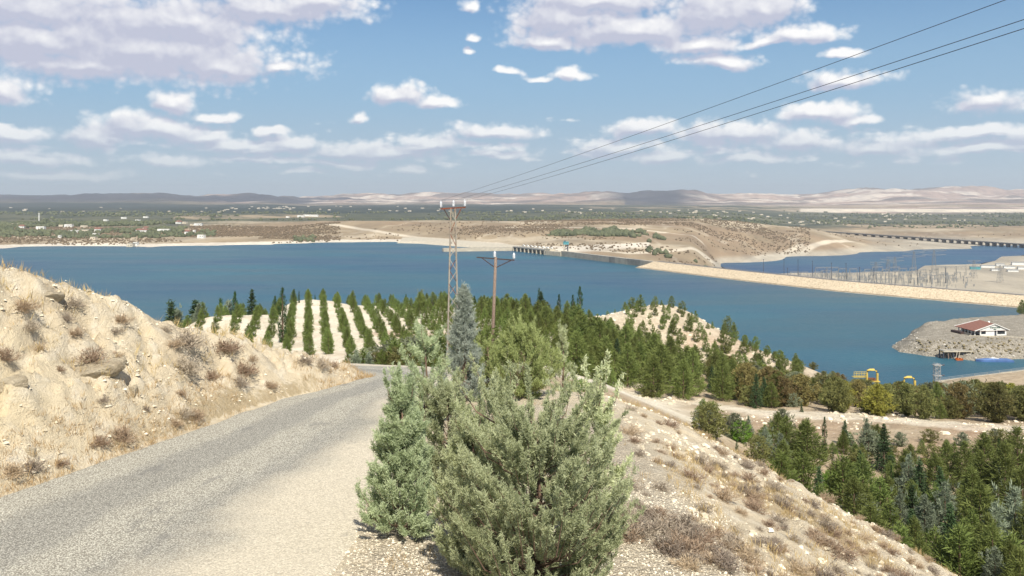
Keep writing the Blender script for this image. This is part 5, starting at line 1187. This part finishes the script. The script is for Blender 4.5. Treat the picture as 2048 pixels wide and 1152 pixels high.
# orange pontoon boat
ob = thing('orange_boat', (jx - 1.4, jy - 5.6, .0), 'small orange flat boat moored below the jetty ramp', 'boat', rz=.12)
V = []; 
for (x, w_, z0, z1) in [(-1.9, .5, .3, .95), (-1.3, 1.0, -.05, .85), (1.3, 1.0, -.05, .8), (1.9, .75, .15, .9)]: V += [(x, -w_ * .7, z0), (x, w_ * .7, z0), (x, w_, z1), (x, -w_, z1)]
MB().add(V, [(4*i, 4*i+4, 4*i+5, 4*i+1) for i in range(3)] + [(4*i+1, 4*i+5, 4*i+6, 4*i+2) for i in range(3)] + [(4*i+3, 4*i+7, 4*i+4, 4*i) for i in range(3)] + [(0, 1, 2, 3), (15, 14, 13, 12)]).obj('hull', M['orange'], ob)
MB().box((0, 0, .75), (2.6, 1.8, .08)).obj('deck', M['rust'], ob); MB().box((-1.0, 0, .95), (.5, 1.7, .35)).box((.7, 0, .95), (.5, 1.7, .35)).obj('seat', M['orange'], ob)
# blue covered barge
bx, by = wxy(1987, 722.5, -80); bb = thing('blue_barge', (bx, by, 0), 'long flat blue barge with a sheet folded back on deck beside the shore', 'boat', rz=-.06)
bl = 72 * by / F
MB().prism([(-bl/2, -.8), (-bl/2 + 2.0, -2.4), (bl/2 - .3, -2.6), (bl/2, 0), (bl/2 - .2, 2.6), (-bl/2 + 1.5, 2.4)], -.2, .85).obj('hull', M['blue'], bb)
MB().add([(-bl/2 + .6, -1.6, .87), (bl/2 - .4, -2.2, .87), (bl/2 - .4, 2.2, .87), (-bl/2 + .8, 1.8, .87), (-1.5, -1.2, 1.5), (bl/2 - 2, -.4, 1.2), (bl/2 - 2, 1.0, 1.35), (-2, .9, 1.45)], [(4,5,6,7),(0,1,5,4),(1,2,6,5),(2,3,7,6),(3,0,4,7)]).obj('tarpaulin', M['blue'], bb)
MB().add([(-2.4, .4, 1.47), (2.2, -.9, 1.42), (2.7, -.3, 1.44), (-1.8, 1.2, 1.5), (0, .9, 1.8)], [(0, 1, 2, 3)], [(0, 4, 3), (3, 4, 2)]).obj('folded_sheet', M['white'], bb)
# floating line along the shore
fl_ = MB(); pts_ = [(*wxy(1934, 714.5, -80), .12), (*wxy(1965, 713, -80), .12), (*wxy(2000, 711.5, -80), .12), (*wxy(2032, 710.5, -80), .12)]; fl_.tube(pts_, .22, 5)
tag(fl_.obj('floating_boom', M['rust']), 'thin rusty floating boom lying along the shore of the spit', 'boom')

blobs('spit_scrub', sh_, [rk.uniform(.25, .8) for _ in sh_], M['scrub'], 'small dry scrub dotting the bank of the spit', 'scrub')
# big dark tree at the right edge beyond the house
tp = at(2046, 560)
for px, d, hh in ((2044, 545, 9.5),):
    pz = (px - 1024) / F * d; place_tree(P_pine[1], 'pine_tree', (pz, d, float(T(pz, d)) - .2), hh / 8, 1.0, 'dark pine on the shore behind the white house at the right edge', 'tree', None)
# ------------------------------------------------------------------ promenade wall with railing
pa, pb, pc = wxy(1872, 764, -77), wxy(2060, 738.5, -77), wxy(2200, 722, -77)
pw = thing('promenade_wall', (pa[0], pa[1], 3), 'pale quay wall with a metal railing along the near water edge at right', 'wall')
for i in range(14):
    q0 = np.array(pa) + (np.array(pc) - pa) * i / 14; q1 = np.array(pa) + (np.array(pc) - pa) * (i + 1) / 14; an = math.atan2(*(q1 - q0)[::-1]); ln = np.linalg.norm(q1 - q0)
    child_world(MB().box((*((q0 + q1) / 2), 1.2), (ln - .08, 1.2, 4.4), an).obj('wall_block', M['concrete'] if i % 2 else M['concrete_d'], None), pw)
    child_world(MB().box((*q0, 3.95), (.12, .12, 1.1), an).obj('post', M['steel'], None), pw)
rr = MB()
for z in (3.9, 4.45): rr.beam((*pa, z), (*pc, z), .09)
child_world(rr.obj('handrail', M['steel'], None), pw)
# yellow gantries (intake hoists)
def hoist(px0, px1, pt, d, label, rail_):
    x0, x1 = (px0 - 1024) / F * d, (px1 - 1024) / F * d; zt = ztop(pt, d); zb = float(T((x0 + x1) / 2, d)); w_ = x1 - x0; h_ = zt - zb
    o = thing('hoist_gantry', ((x0 + x1) / 2, d, zb), label, 'gantry', 'yellow hoist frames at the water edge')
    r_ = .5
    MB().tube([(-w_/2 + r_, 0, -1), (-w_/2 + r_, 0, h_ - 2), (-w_/2 + r_ + .35, 0, h_ - .95), (-w_/2 + r_ + 1.4, 0, h_ - r_), (w_/2 - r_ - 1.4, 0, h_ - r_), (w_/2 - r_ - .35, 0, h_ - .95), (w_/2 - r_, 0, h_ - 2), (w_/2 - r_, 0, -1)], r_, 10).obj('frame', M['yellow'], o, True)
    MB().box((0, 1.0, h_ - 4.6), (w_ - 2.2, 1.4, 1.0)).obj('winch_housing', M['rust'], o); MB().box((0, .2, h_ - 5.3), (w_ + .6, 2.6, .3)).obj('platform', M['yellow'], o)
    if rail_:
        rb = MB(); xr = -w_/2 - 5.2
        for q in range(6): rb.box((-w_/2 - q * 1.05, -1.2, h_ - 2.2), (.14, .14, 2.2))
        for z in (h_ - 1.15, h_ - 1.9, h_ - 2.8): rb.beam((xr, -1.2, z), (-w_/2, -1.2, z), .16)
        rb.box((-w_/2 - 2.6, .2, h_ - 3.5), (5.4, 2.4, .15)); rb.obj('side_railing', M['yellow'], o)
hoist(1731, 1757, 737, 352, 'left yellow tubular hoist frame with side railing above the trees at the water', True)
hoist(1805, 1832, 751.5, 340, 'right yellow tubular hoist frame above the trees at the water', False)
# small lattice post beyond the trees
lp = at(1874, 300); lp_h = ztop(727, 300) - lp.z; o = thing('lattice_post', lp, 'grey lattice power post standing before the water near the quay', 'pole')
mb = MB(); lattice(mb, .95, .8, lp_h, 11, .13); mb.obj('lattice', M['steel'], o)
for z, s_ in ((lp_h - .5, 1), (lp_h - 4.2, 1)): MB().box((0, 0, z), (2.7, 2.0, .22)).obj('platform', M['steel'], o); MB().tube([(1.7, 0, z), (2.6, 0, z)], .28, 6).obj('insulator', M['darksteel'], o)

# ------------------------------------------------------------------ power poles and wires
def insulator(parent, loc):
    s_ = MB(); z = 0
    s_.tube([(0, 0, 0), (0, 0, .08), (0, 0, .09)], [.03, .03, .03], 6)
    for q in range(4): z = .08 + q * .075; s_.tube([(0, 0, z), (0, 0, z + .025), (0, 0, z + .05), (0, 0, z + .075)], [.035, .085, .075, .035], 10, False)
    s_.tube([(0, 0, z + .07), (0, 0, z + .13), (0, 0, z + .15)], [.045, .05, .01], 8)
    return s_.obj('insulator', M['porcelain'], parent, True, loc)
pd = 52.0; p1 = at(906, pd); topz = ztop(417, pd); ph = topz - p1.z
po = thing('lattice_pole', (p1.x, pd, p1.z), 'tall weathered lattice pole with rusty crossarm and three white insulators', 'pole')
lg = [(-.33, -.26), (.33, -.26), (.33, .26), (-.33, .26)]
def w_at(z): return 1.0 * (1 - z / ph) + .42 * z / ph
for (x, y) in lg: MB().beam((x * 1.25, y * 1.25, -.5), (x * w_at(ph) * .95, y * w_at(ph), ph), .055, .055).obj('leg', M['lattice'], po)
nb = 15
for face in range(4):
    x0, y0 = lg[face]; x1, y1 = lg[(face + 1) % 4]
    for q in range(nb):
        z0, z1 = ph * q / nb, ph * (q + 1) / nb; s0 = 1.25 + (.42 - 1.25) * z0 / ph; s1 = 1.25 + (.42 - 1.25) * z1 / ph
        if q % 2: a_, b_ = (x0 * s0, y0 * s0, z0), (x1 * s1, y1 * s1, z1)
        else: a_, b_ = (x1 * s0, y1 * s0, z0), (x0 * s1, y0 * s1, z1)
        MB().beam(a_, b_, .035, .03).obj('brace', M['rust'] if rk.random() < .22 else M['lattice'], po)
aw = 25 * pd / F
MB().beam((-aw, 0, ph - .02), (aw, 0, ph + .07), .09, .09).obj('crossarm', M['rust'], po)
MB().beam((-aw * .72, -.02, ph - .05), (-.1, -.05, ph - .82), .05).obj('strut', M['rail'], po); MB().beam((aw * .66, -.02, ph), (.13, -.05, ph - .72), .045).obj('strut', M['rust'], po)
for q in (-aw + .03, .03, aw - .04): insulator(po, (q, 0, ph + .05 + q * .04))
pd2 = 90.0; p2 = at(982, pd2); tz = ztop(514, pd2); h2 = tz - p2.z; xt = (991.5 - 1024) / F * pd2 - p2.x
pp = thing('leaning_pole', (p2.x, pd2, p2.z), 'brown leaning wooden pole with tilted crossarm and two white insulators', 'pole')
MB().tube([(0, 0, -.5), (xt * .5, 0, h2 * .5), (xt, 0, h2)], [.20, .175, .15], 10).obj('pole', M['wood'], pp, True)
cl_ = Vector(((953 - 1024) / F * pd2 - p2.x, 0, ztop(514.5, pd2) - p2.z)); cr_ = Vector(((1029 - 1024) / F * pd2 - p2.x, 0, ztop(520.5, pd2) - p2.z))
MB().beam(cl_, cr_, .12, .12).obj('crossarm', M['rail'], pp)
for f_ in (.13, .93):
    q = cl_.lerp(cr_, f_); MB().beam(q, (xt * .9, -.05, h2 - 1.15), .09).obj('strut', M['rail'], pp)
for f_ in (.48, .985): q = cl_.lerp(cr_, f_); i_ = insulator(pp, (q.x, 0, q.z + .06)); i_.scale = (1.9, 1.9, 1.6)
# three wires running from the lattice pole over the camera's right shoulder
for i, (q, (ex, ey)) in enumerate(zip((-aw + .03, .03, aw - .04), ((2010, 0), (2048, 39), (2048, 57)))):
    A0 = Vector((p1.x + q, pd, p1.z + ph + .5)); dE = [13.5, 12.5, 12.2][i]; Ep = Vector(((ex - 1024) / F * dE, dE, ztop(ey, dE))); far_end = A0 + (Ep - A0) * 1.9
    pts_ = [A0.lerp(far_end, t) - Vector((0, 0, .42)) * 4 * t * (1 - t) * (1 if t > .0 else 0) for t in np.linspace(0, 1, 60)]
    # keep the wire through the seen point
    tt_ = 1 / 1.9; cor = .42 * 4 * tt_ * (1 - tt_); pts_ = [p + Vector((0, 0, cor * t / tt_)) for p, t in zip(pts_, np.linspace(0, 1, 60))]
    tag(MB().tube(pts_, .006, 5).obj('power_wire', M['wire']), '%s thin dark power wire rising to the upper right' % ['uppermost', 'middle', 'lowest'][i], 'wire', 'power wires from the lattice pole')

# ------------------------------------------------------------------ rocks, rubble, tufts and grass on the near slopes
def rock_mesh(seed, blocky=.5):
    bm = bmesh.new(); bmesh.ops.create_icosphere(bm, subdivisions=3, radius=1)
    r3 = np.random.default_rng(seed); pl_ = [(unit(r3.normal(size=3)), r3.uniform(.55, .85)) for _ in range(11)]
    for v in bm.verts:
        p = np.array(v.co[:])
        for n_, d_ in pl_:
            t = p.dot(n_)
            if t > d_: p = p - n_ * (t - d_)
        p = p * (1 + .10 * float(fbm(p[0] * 3 + seed, p[1] * 3 + p[2] * 2, 4, seed))); v.co = p
    me = bpy.data.meshes.new('rock'); bm.to_mesh(me); bm.free(); me.materials.append(M['rock']); return me
rocks = [rock_mesh(i) for i in range(6)]
RK = [(160,748,(.80,.34,.26),'broad overhanging rock ledge low in the pale cut, left side'),(262,782,(.20,.18,.22),'squarish rock sticking out of the pale cut'),(20,765,(.3,.25,.22),'rock shoulder at the left edge of the cut'),
      (558,660,(.28,.22,.28),'boulder crowning the ridge of the cut'),(60,905,(.13,.12,.2),'upright yellow stone near the foot of the cut'),(640,715,(.28,.2,.2),'rounded rock near the right end of the cut'),(95,588,(.32,.2,.16),'pale slab rock on the crest at left')]
for i, (px, py, sc, lab) in enumerate(RK):
    h_ = hit(px, py, 9, 40)
    if h_ is None: continue
    o = link('rock', rocks[i % 6], None, h_ - Vector((.0, -sc[0] * .35, sc[2] * .35))); o.scale = sc; o.rotation_euler = (rnd.uniform(-.3, .3), rnd.uniform(-.3, .3), rnd.uniform(0, 6)); tag(o, lab, 'rock')
CR = [(1162,752,(.4,.3,.25)),(1180,745,(.3,.25,.2)),(1145,770,(.5,.35,.25)),(1190,775,(.3,.3,.2)),(1240,790,(.25,.2,.15)),(985,1040,(.2,.15,.1))]
for i, (px, py, sc) in enumerate(CR[:5]):
    h_ = hit(px, py, 9, 40)
    if h_ is None: continue
    o = link('rock', rocks[(i + 2) % 6], None, h_ - Vector((0, 0, .06))); o.scale = sc; o.rotation_euler = (0, .2, rnd.uniform(0, 6)); tag(o, 'pale rock on the crest behind the large juniper, %s from the left' % nth(sorted(c[0] for c in CR[:5]).index(px) + 1), 'rock', 'rocks on the crest behind the junipers')
def scatter_stones(name, n, xr, yr, size, gate, mat, label, seed=1, flat=.6):
    rg = np.random.default_rng(seed); x = rg.uniform(*xr, n); y = rg.uniform(*yr, n); k = gate(x, y, rg); x, y = x[k], y[k]; z = T(x, y); n = len(x)
    base = np.array([(-1,-1,-.5),(1,-.8,-.6),(.9,1,-.5),(-.8,.9,-.6),(-.5,-.7,.6),(.7,-.4,.75),(.5,.7,.5),(-.6,.4,.7)]) * .5
    Qb = np.array([(0,3,2,1),(4,5,6,7),(0,1,5,4),(1,2,6,5),(2,3,7,6),(3,0,4,7)])
    s_ = size[0] + (size[1] - size[0]) * rg.random(n) ** 6; a_ = rg.uniform(0, 6.28, n); V = base[None] * rg.uniform(.6, 1.3, (n, 8, 3)) * np.array([1, 1, flat]) * s_[:, None, None]
    c_, q = np.cos(a_)[:, None], np.sin(a_)[:, None]; X = V[..., 0] * c_ - V[..., 1] * q; Y = V[..., 0] * q + V[..., 1] * c_
    V = np.stack([X + x[:, None], Y + y[:, None], V[..., 2] + z[:, None] + (s_ * .12)[:, None]], -1)
    me = mesh_np(name, V.reshape(-1, 3), (Qb[None] + (np.arange(n) * 8)[:, None, None]).reshape(-1, 4), [mat], False, {'var': np.repeat(rg.random(n), 8)})
    return tag(link(name, me), label, 'stones', kind='stuff')
def mat_stone(name, a_, b_, c_):
    n = NT(name); at_ = n.attr('var').outputs['Fac']; f = n.noise(n.pos(), 9, 4); c = n.mix(n.ramp(at_, .1, .9), a_, b_); c = n.mix(n.math('MULTIPLY', n.ramp(f, .45, .7), .35), c, c_)
    return n.out(n.bsdf(c, .92, .12))
M['chip'] = mat_stone('chippings', (.52, .46, .35), (.82, .75, .61), (.38, .32, .24)); M['rub'] = mat_stone('rubble', (.56, .49, .36), (.80, .72, .57), (.44, .36, .25))
M['spit'] = mat_stone('grey_rubble', (.25, .23, .19), (.50, .47, .41), (.15, .135, .11))
inv = lambda x, y: np.abs(x) < y * .66 + 1.5
scatter_stones('gravel', 60000, (-6, 3.6), (6.5, 15), (.015, .045), lambda x, y, rg: inv(x, y) & (sdist(x, y, RE) < .9 - 1.2 * rg.random(len(x)) ** 2) & (rg.random(len(x)) < 1.2 - y * .055), M['chip'], 'loose pale gravel chippings along the road shoulder', 2, .7)
scatter_stones('rubble', 26000, (2.6, 24), (7, 30), (.018, .15), lambda x, y, rg: inv(x, y) & (fbm(x * .6, y * .6, 3, 55) + rg.random(len(x)) * .5 > .1) & (y < 29), M['rub'], 'pale broken stones scattered over the right-hand slope', 3)
scatter_stones('rubble', 26000, (-17, -3), (9, 27), (.012, .09), lambda x, y, rg: inv(x, y) & (sdist(x, y, LE) > .1) & (fbm(x * .7, y * .7, 3, 56) + rg.random(len(x)) * .5 > .12), M['rub'], 'pale broken stones scattered over the left-hand cut', 4)
scatter_stones('spit_rocks', 5200, (180, 330), (395, 480), (.35, 1.7), lambda x, y, rg: (lambda d: inpoly(x, y, PEN) & (d < 11) & (rg.random(len(x)) < 1.1 - d * .07))(np.abs(sdist(x, y, np.vstack([PEN, PEN[:1]])))), M['spit'], 'grey broken rocks along the shore of the spit', 6)
scatter_stones('hill_stones', 9000, (20, 110), (100, 262), (.25, 1.1), lambda x, y, rg: (fbm(x * .05, y * .05, 3, 57) + rg.random(len(x)) * .4 > .05) & ((y > 190) | (np.abs(y - np.interp(x, [20, 38, 62, 85, 120], [150, 133, 126, 120, 112])) < 13)), M['rub'], 'pale stones strewn over the sandy hill and beside the track', 5)

# dry tufted shrubs
def shrub_mesh(seed, mat, n=46, k=9, s=.30, up=.6):
    rg = np.random.default_rng(seed); az = rg.uniform(0, 6.28, n); el = rg.uniform(.1, 1.45, n); D = np.stack([np.cos(az) * np.cos(el), np.sin(az) * np.cos(el), np.sin(el) * .85], 1); R = rg.uniform(.55, 1.0, n)[:, None]
    st = leaves(np.zeros((n, 3)) + rg.normal(size=(n, 3)) * [.12, .12, .02], D, R[:, 0], .022, rg, np.full(n, .2))
    C = D * R * rg.uniform(.7, 1.0, (n, 1)); tf = tufts(C, D + [0, 0, up], k, np.full(n, s), .10, .75, rg, rg.random(n)); tf2 = tufts(C * .6, D + [0, 0, up], k // 2, np.full(n, s), .10, .8, rg, rg.random(n) * .5)
    return crown_mesh('dry_shrub', [st, tf, tf2], mat)
M['shr'] = mat_foliage('dry_shrub_twigs', (.30, .215, .145), (.50, .385, .265), .2, .05); M['shr2'] = mat_foliage('grey_thorn_twigs', (.24, .195, .15), (.42, .35, .27), .15, .05)
SH = [shrub_mesh(300 + i, M['shr'] if i < 3 else M['shr2']) for i in range(5)]
cells = {}
LFT = [(185,722,.30),(370,690,.34),(395,672,.22),(452,702,.26),(372,742,.32),(335,748,.22),(420,760,.20),(488,748,.26),(545,735,.28),(480,770,.2),(60,660,.2),(100,672,.24),(150,668,.18),(205,575,.22),(330,706,.15),(350,690,.15),(235,712,.14),(270,690,.14),
       (610,725,.16),(640,735,.18),(668,712,.14),(665,733,.14),(540,775,.15),(575,780,.18),(240,880,.30),(200,890,.22),(165,900,.2),(60,940,.24),(20,950,.26),(335,835,.2),(368,832,.18),(390,838,.22),(440,822,.18),(350,850,.16),(8,720,.25),(20,640,.2),(45,620,.25),(70,700,.16),(300,655,.14),(330,662,.12),
       (240,645,.2),(265,650,.22),(130,640,.16),(145,612,.2),(175,640,.25),(460,665,.12),(500,670,.14),(520,662,.12),(600,672,.12),(360,790,.12),(340,805,.12),(232,668,.13),(118,742,.12),(255,735,.12),(205,805,.12),(290,820,.10),(430,700,.1),(505,720,.12),(120,930,.14),(90,965,.16)]
for px, py, s_ in LFT[::3] + LFT[1::3]:
    h_ = hit(px, py, 8, 45)
    if h_ is not None: cells.setdefault('on the pale cut left of the road', []).append((px, h_, s_ * h_.y / 11))
r = random.Random(21); got = []
while len(got) < 150:
    px = r.uniform(1180, 2030); t = r.random(); line = np.interp(px, [1180, 1280, 1500, 1980, 2060], [735, 775, 912, 1146, 1185]); py = line + (1160 - line) * t ** 1.2 + 4
    if py > 1175 or (px < 1260 and py < 960): continue
    h_ = hit(px, py, 8, 60)
    if h_ is None or h_.y > 31 or h_.x < 1.6: continue
    cl_v = float(fbm(h_.x * .5, h_.y * .5, 3, 66))
    if r.random() > .45 + cl_v * 1.6: continue
    s_ = r.uniform(.12, .32) * (1.25 if cl_v > .1 else .9)
    if any((px - q[0]) ** 2 + (py - q[2]) ** 2 < 200 for q in got): continue
    got.append((px, h_, py, s_))
for px, h_, py, s_ in got: cells.setdefault('on the %s right-hand slope' % ('upper' if py < 880 else 'middle' if py < 1010 else 'lower'), []).append((px, h_, s_))
for zone, L_ in cells.items():
    L_.sort(key=lambda q: q[0])
    for i, (px, h_, s_) in enumerate(L_):
        kk = (int(px) * 7 + i) % 5; s_ = s_ * 1.1
        place_small(SH[kk], 'dry_shrub', h_ - Vector((0, 0, .02)), s_, (px % 6.28), '%s dry shrub %s, %s from the left' % ('brown' if kk < 3 else 'grey', zone, nth(i + 1)), 'shrub', 'dry shrubs on the near slopes', s_ * .75)

# dry grass
def grass(name, n, xr, yr, gate, hgt, mat, label, seed, blades=9, wd=.006):
    rg = np.random.default_rng(seed); x = rg.uniform(*xr, n); y = rg.uniform(*yr, n); k = gate(x, y, rg); x, y = x[k], y[k]; z = T(x, y); n = len(x)
    P = np.repeat(np.stack([x, y, z - .01], 1), blades, 0) + rg.normal(size=(n * blades, 3)) * [.05, .05, .0]
    D = unit(np.stack([rg.normal(0, .42, n * blades), rg.normal(0, .42, n * blades), np.ones(n * blades)], 1)); H_ = np.repeat(hgt[0] + (hgt[1] - hgt[0]) * rg.random(n) ** 1.5, blades) * rg.uniform(.5, 1.1, n * blades)
    v = np.repeat(rg.random(n), blades) * .6 + rg.random(n * blades) * .4
    return tag(link(name, crown_mesh(name, [leaves(P, D, H_, wd * (1 + H_ * 3), rg, v)], mat)), label, 'grass', kind='stuff')
grass('dry_grass', 15000, (-13, -3.5), (8, 28), lambda x, y, rg: inv(x, y) & (lambda t: (t > -.15) & (t < .75) & (fbm(x * .5, y * .5, 3, 41) + rg.random(len(x)) * .35 > .0))(sdist(x, y, LE)), (.07, .26), M['straw'], 'yellow dry grass along the foot of the left-hand cut', 31)
grass('dry_grass', 2600, (-17, -3), (8, 30), lambda x, y, rg: inv(x, y) & (sdist(x, y, LE) > .6) & (fbm(x * .5, y * .5, 4, 77) + rg.random(len(x)) * .22 > .2), (.06, .22), M['straw'], 'thin dry grass in patches over the left-hand cut', 32)
grass('dry_grass', 25000, (2.2, 24), (7, 32), lambda x, y, rg: inv(x, y) & (x > 2.8) & (fbm(x * .45, y * .45, 4, 77) * 1.2 + rg.random(len(x)) * .3 + .35 * (y > 24.5) > .16), (.05, .24), M['straw'], 'tan dry grass in patches over the right-hand slope', 33)
grass('dry_grass', 2600, (-6, 2.5), (8, 27), lambda x, y, rg: inv(x, y) & (sdist(x, y, RE) < -.4) & (fbm(x * .8, y * .8, 3, 78) + rg.random(len(x)) * .3 > .22), (.04, .15), M['straw'], 'sparse dry grass on the gravel shoulder beneath the junipers', 34)
grass('dry_grass', 1500, (-16, -6), (15, 24), lambda x, y, rg: inv(x, y) & (near_rel(x, y) > -3.6 - .12 * (y - 15)) & (fbm(x * .9, y * .9, 3, 79) > .0), (.12, .42), M['straw'], 'taller dry stalks standing along the crest of the cut', 35, blades=7)

# ------------------------------------------------------------------ haze
hm, hnt, hN, hL = newmat('haze_air'); pv = hN.new('ShaderNodeVolumePrincipled'); pv.inputs['Density'].default_value = .00006; pv.inputs['Color'].default_value = (.88, .94, 1, 1); pv.inputs['Anisotropy'].default_value = .2
ho_ = hN.new('ShaderNodeOutputMaterial'); hL.new(pv.outputs[0], ho_.inputs['Volume'])
tag(MB().box((0, 7650, 135), (34000, 16300, 390)).obj('haze', hm), 'pale thin haze filling the air over the whole valley', 'haze', kind='stuff')
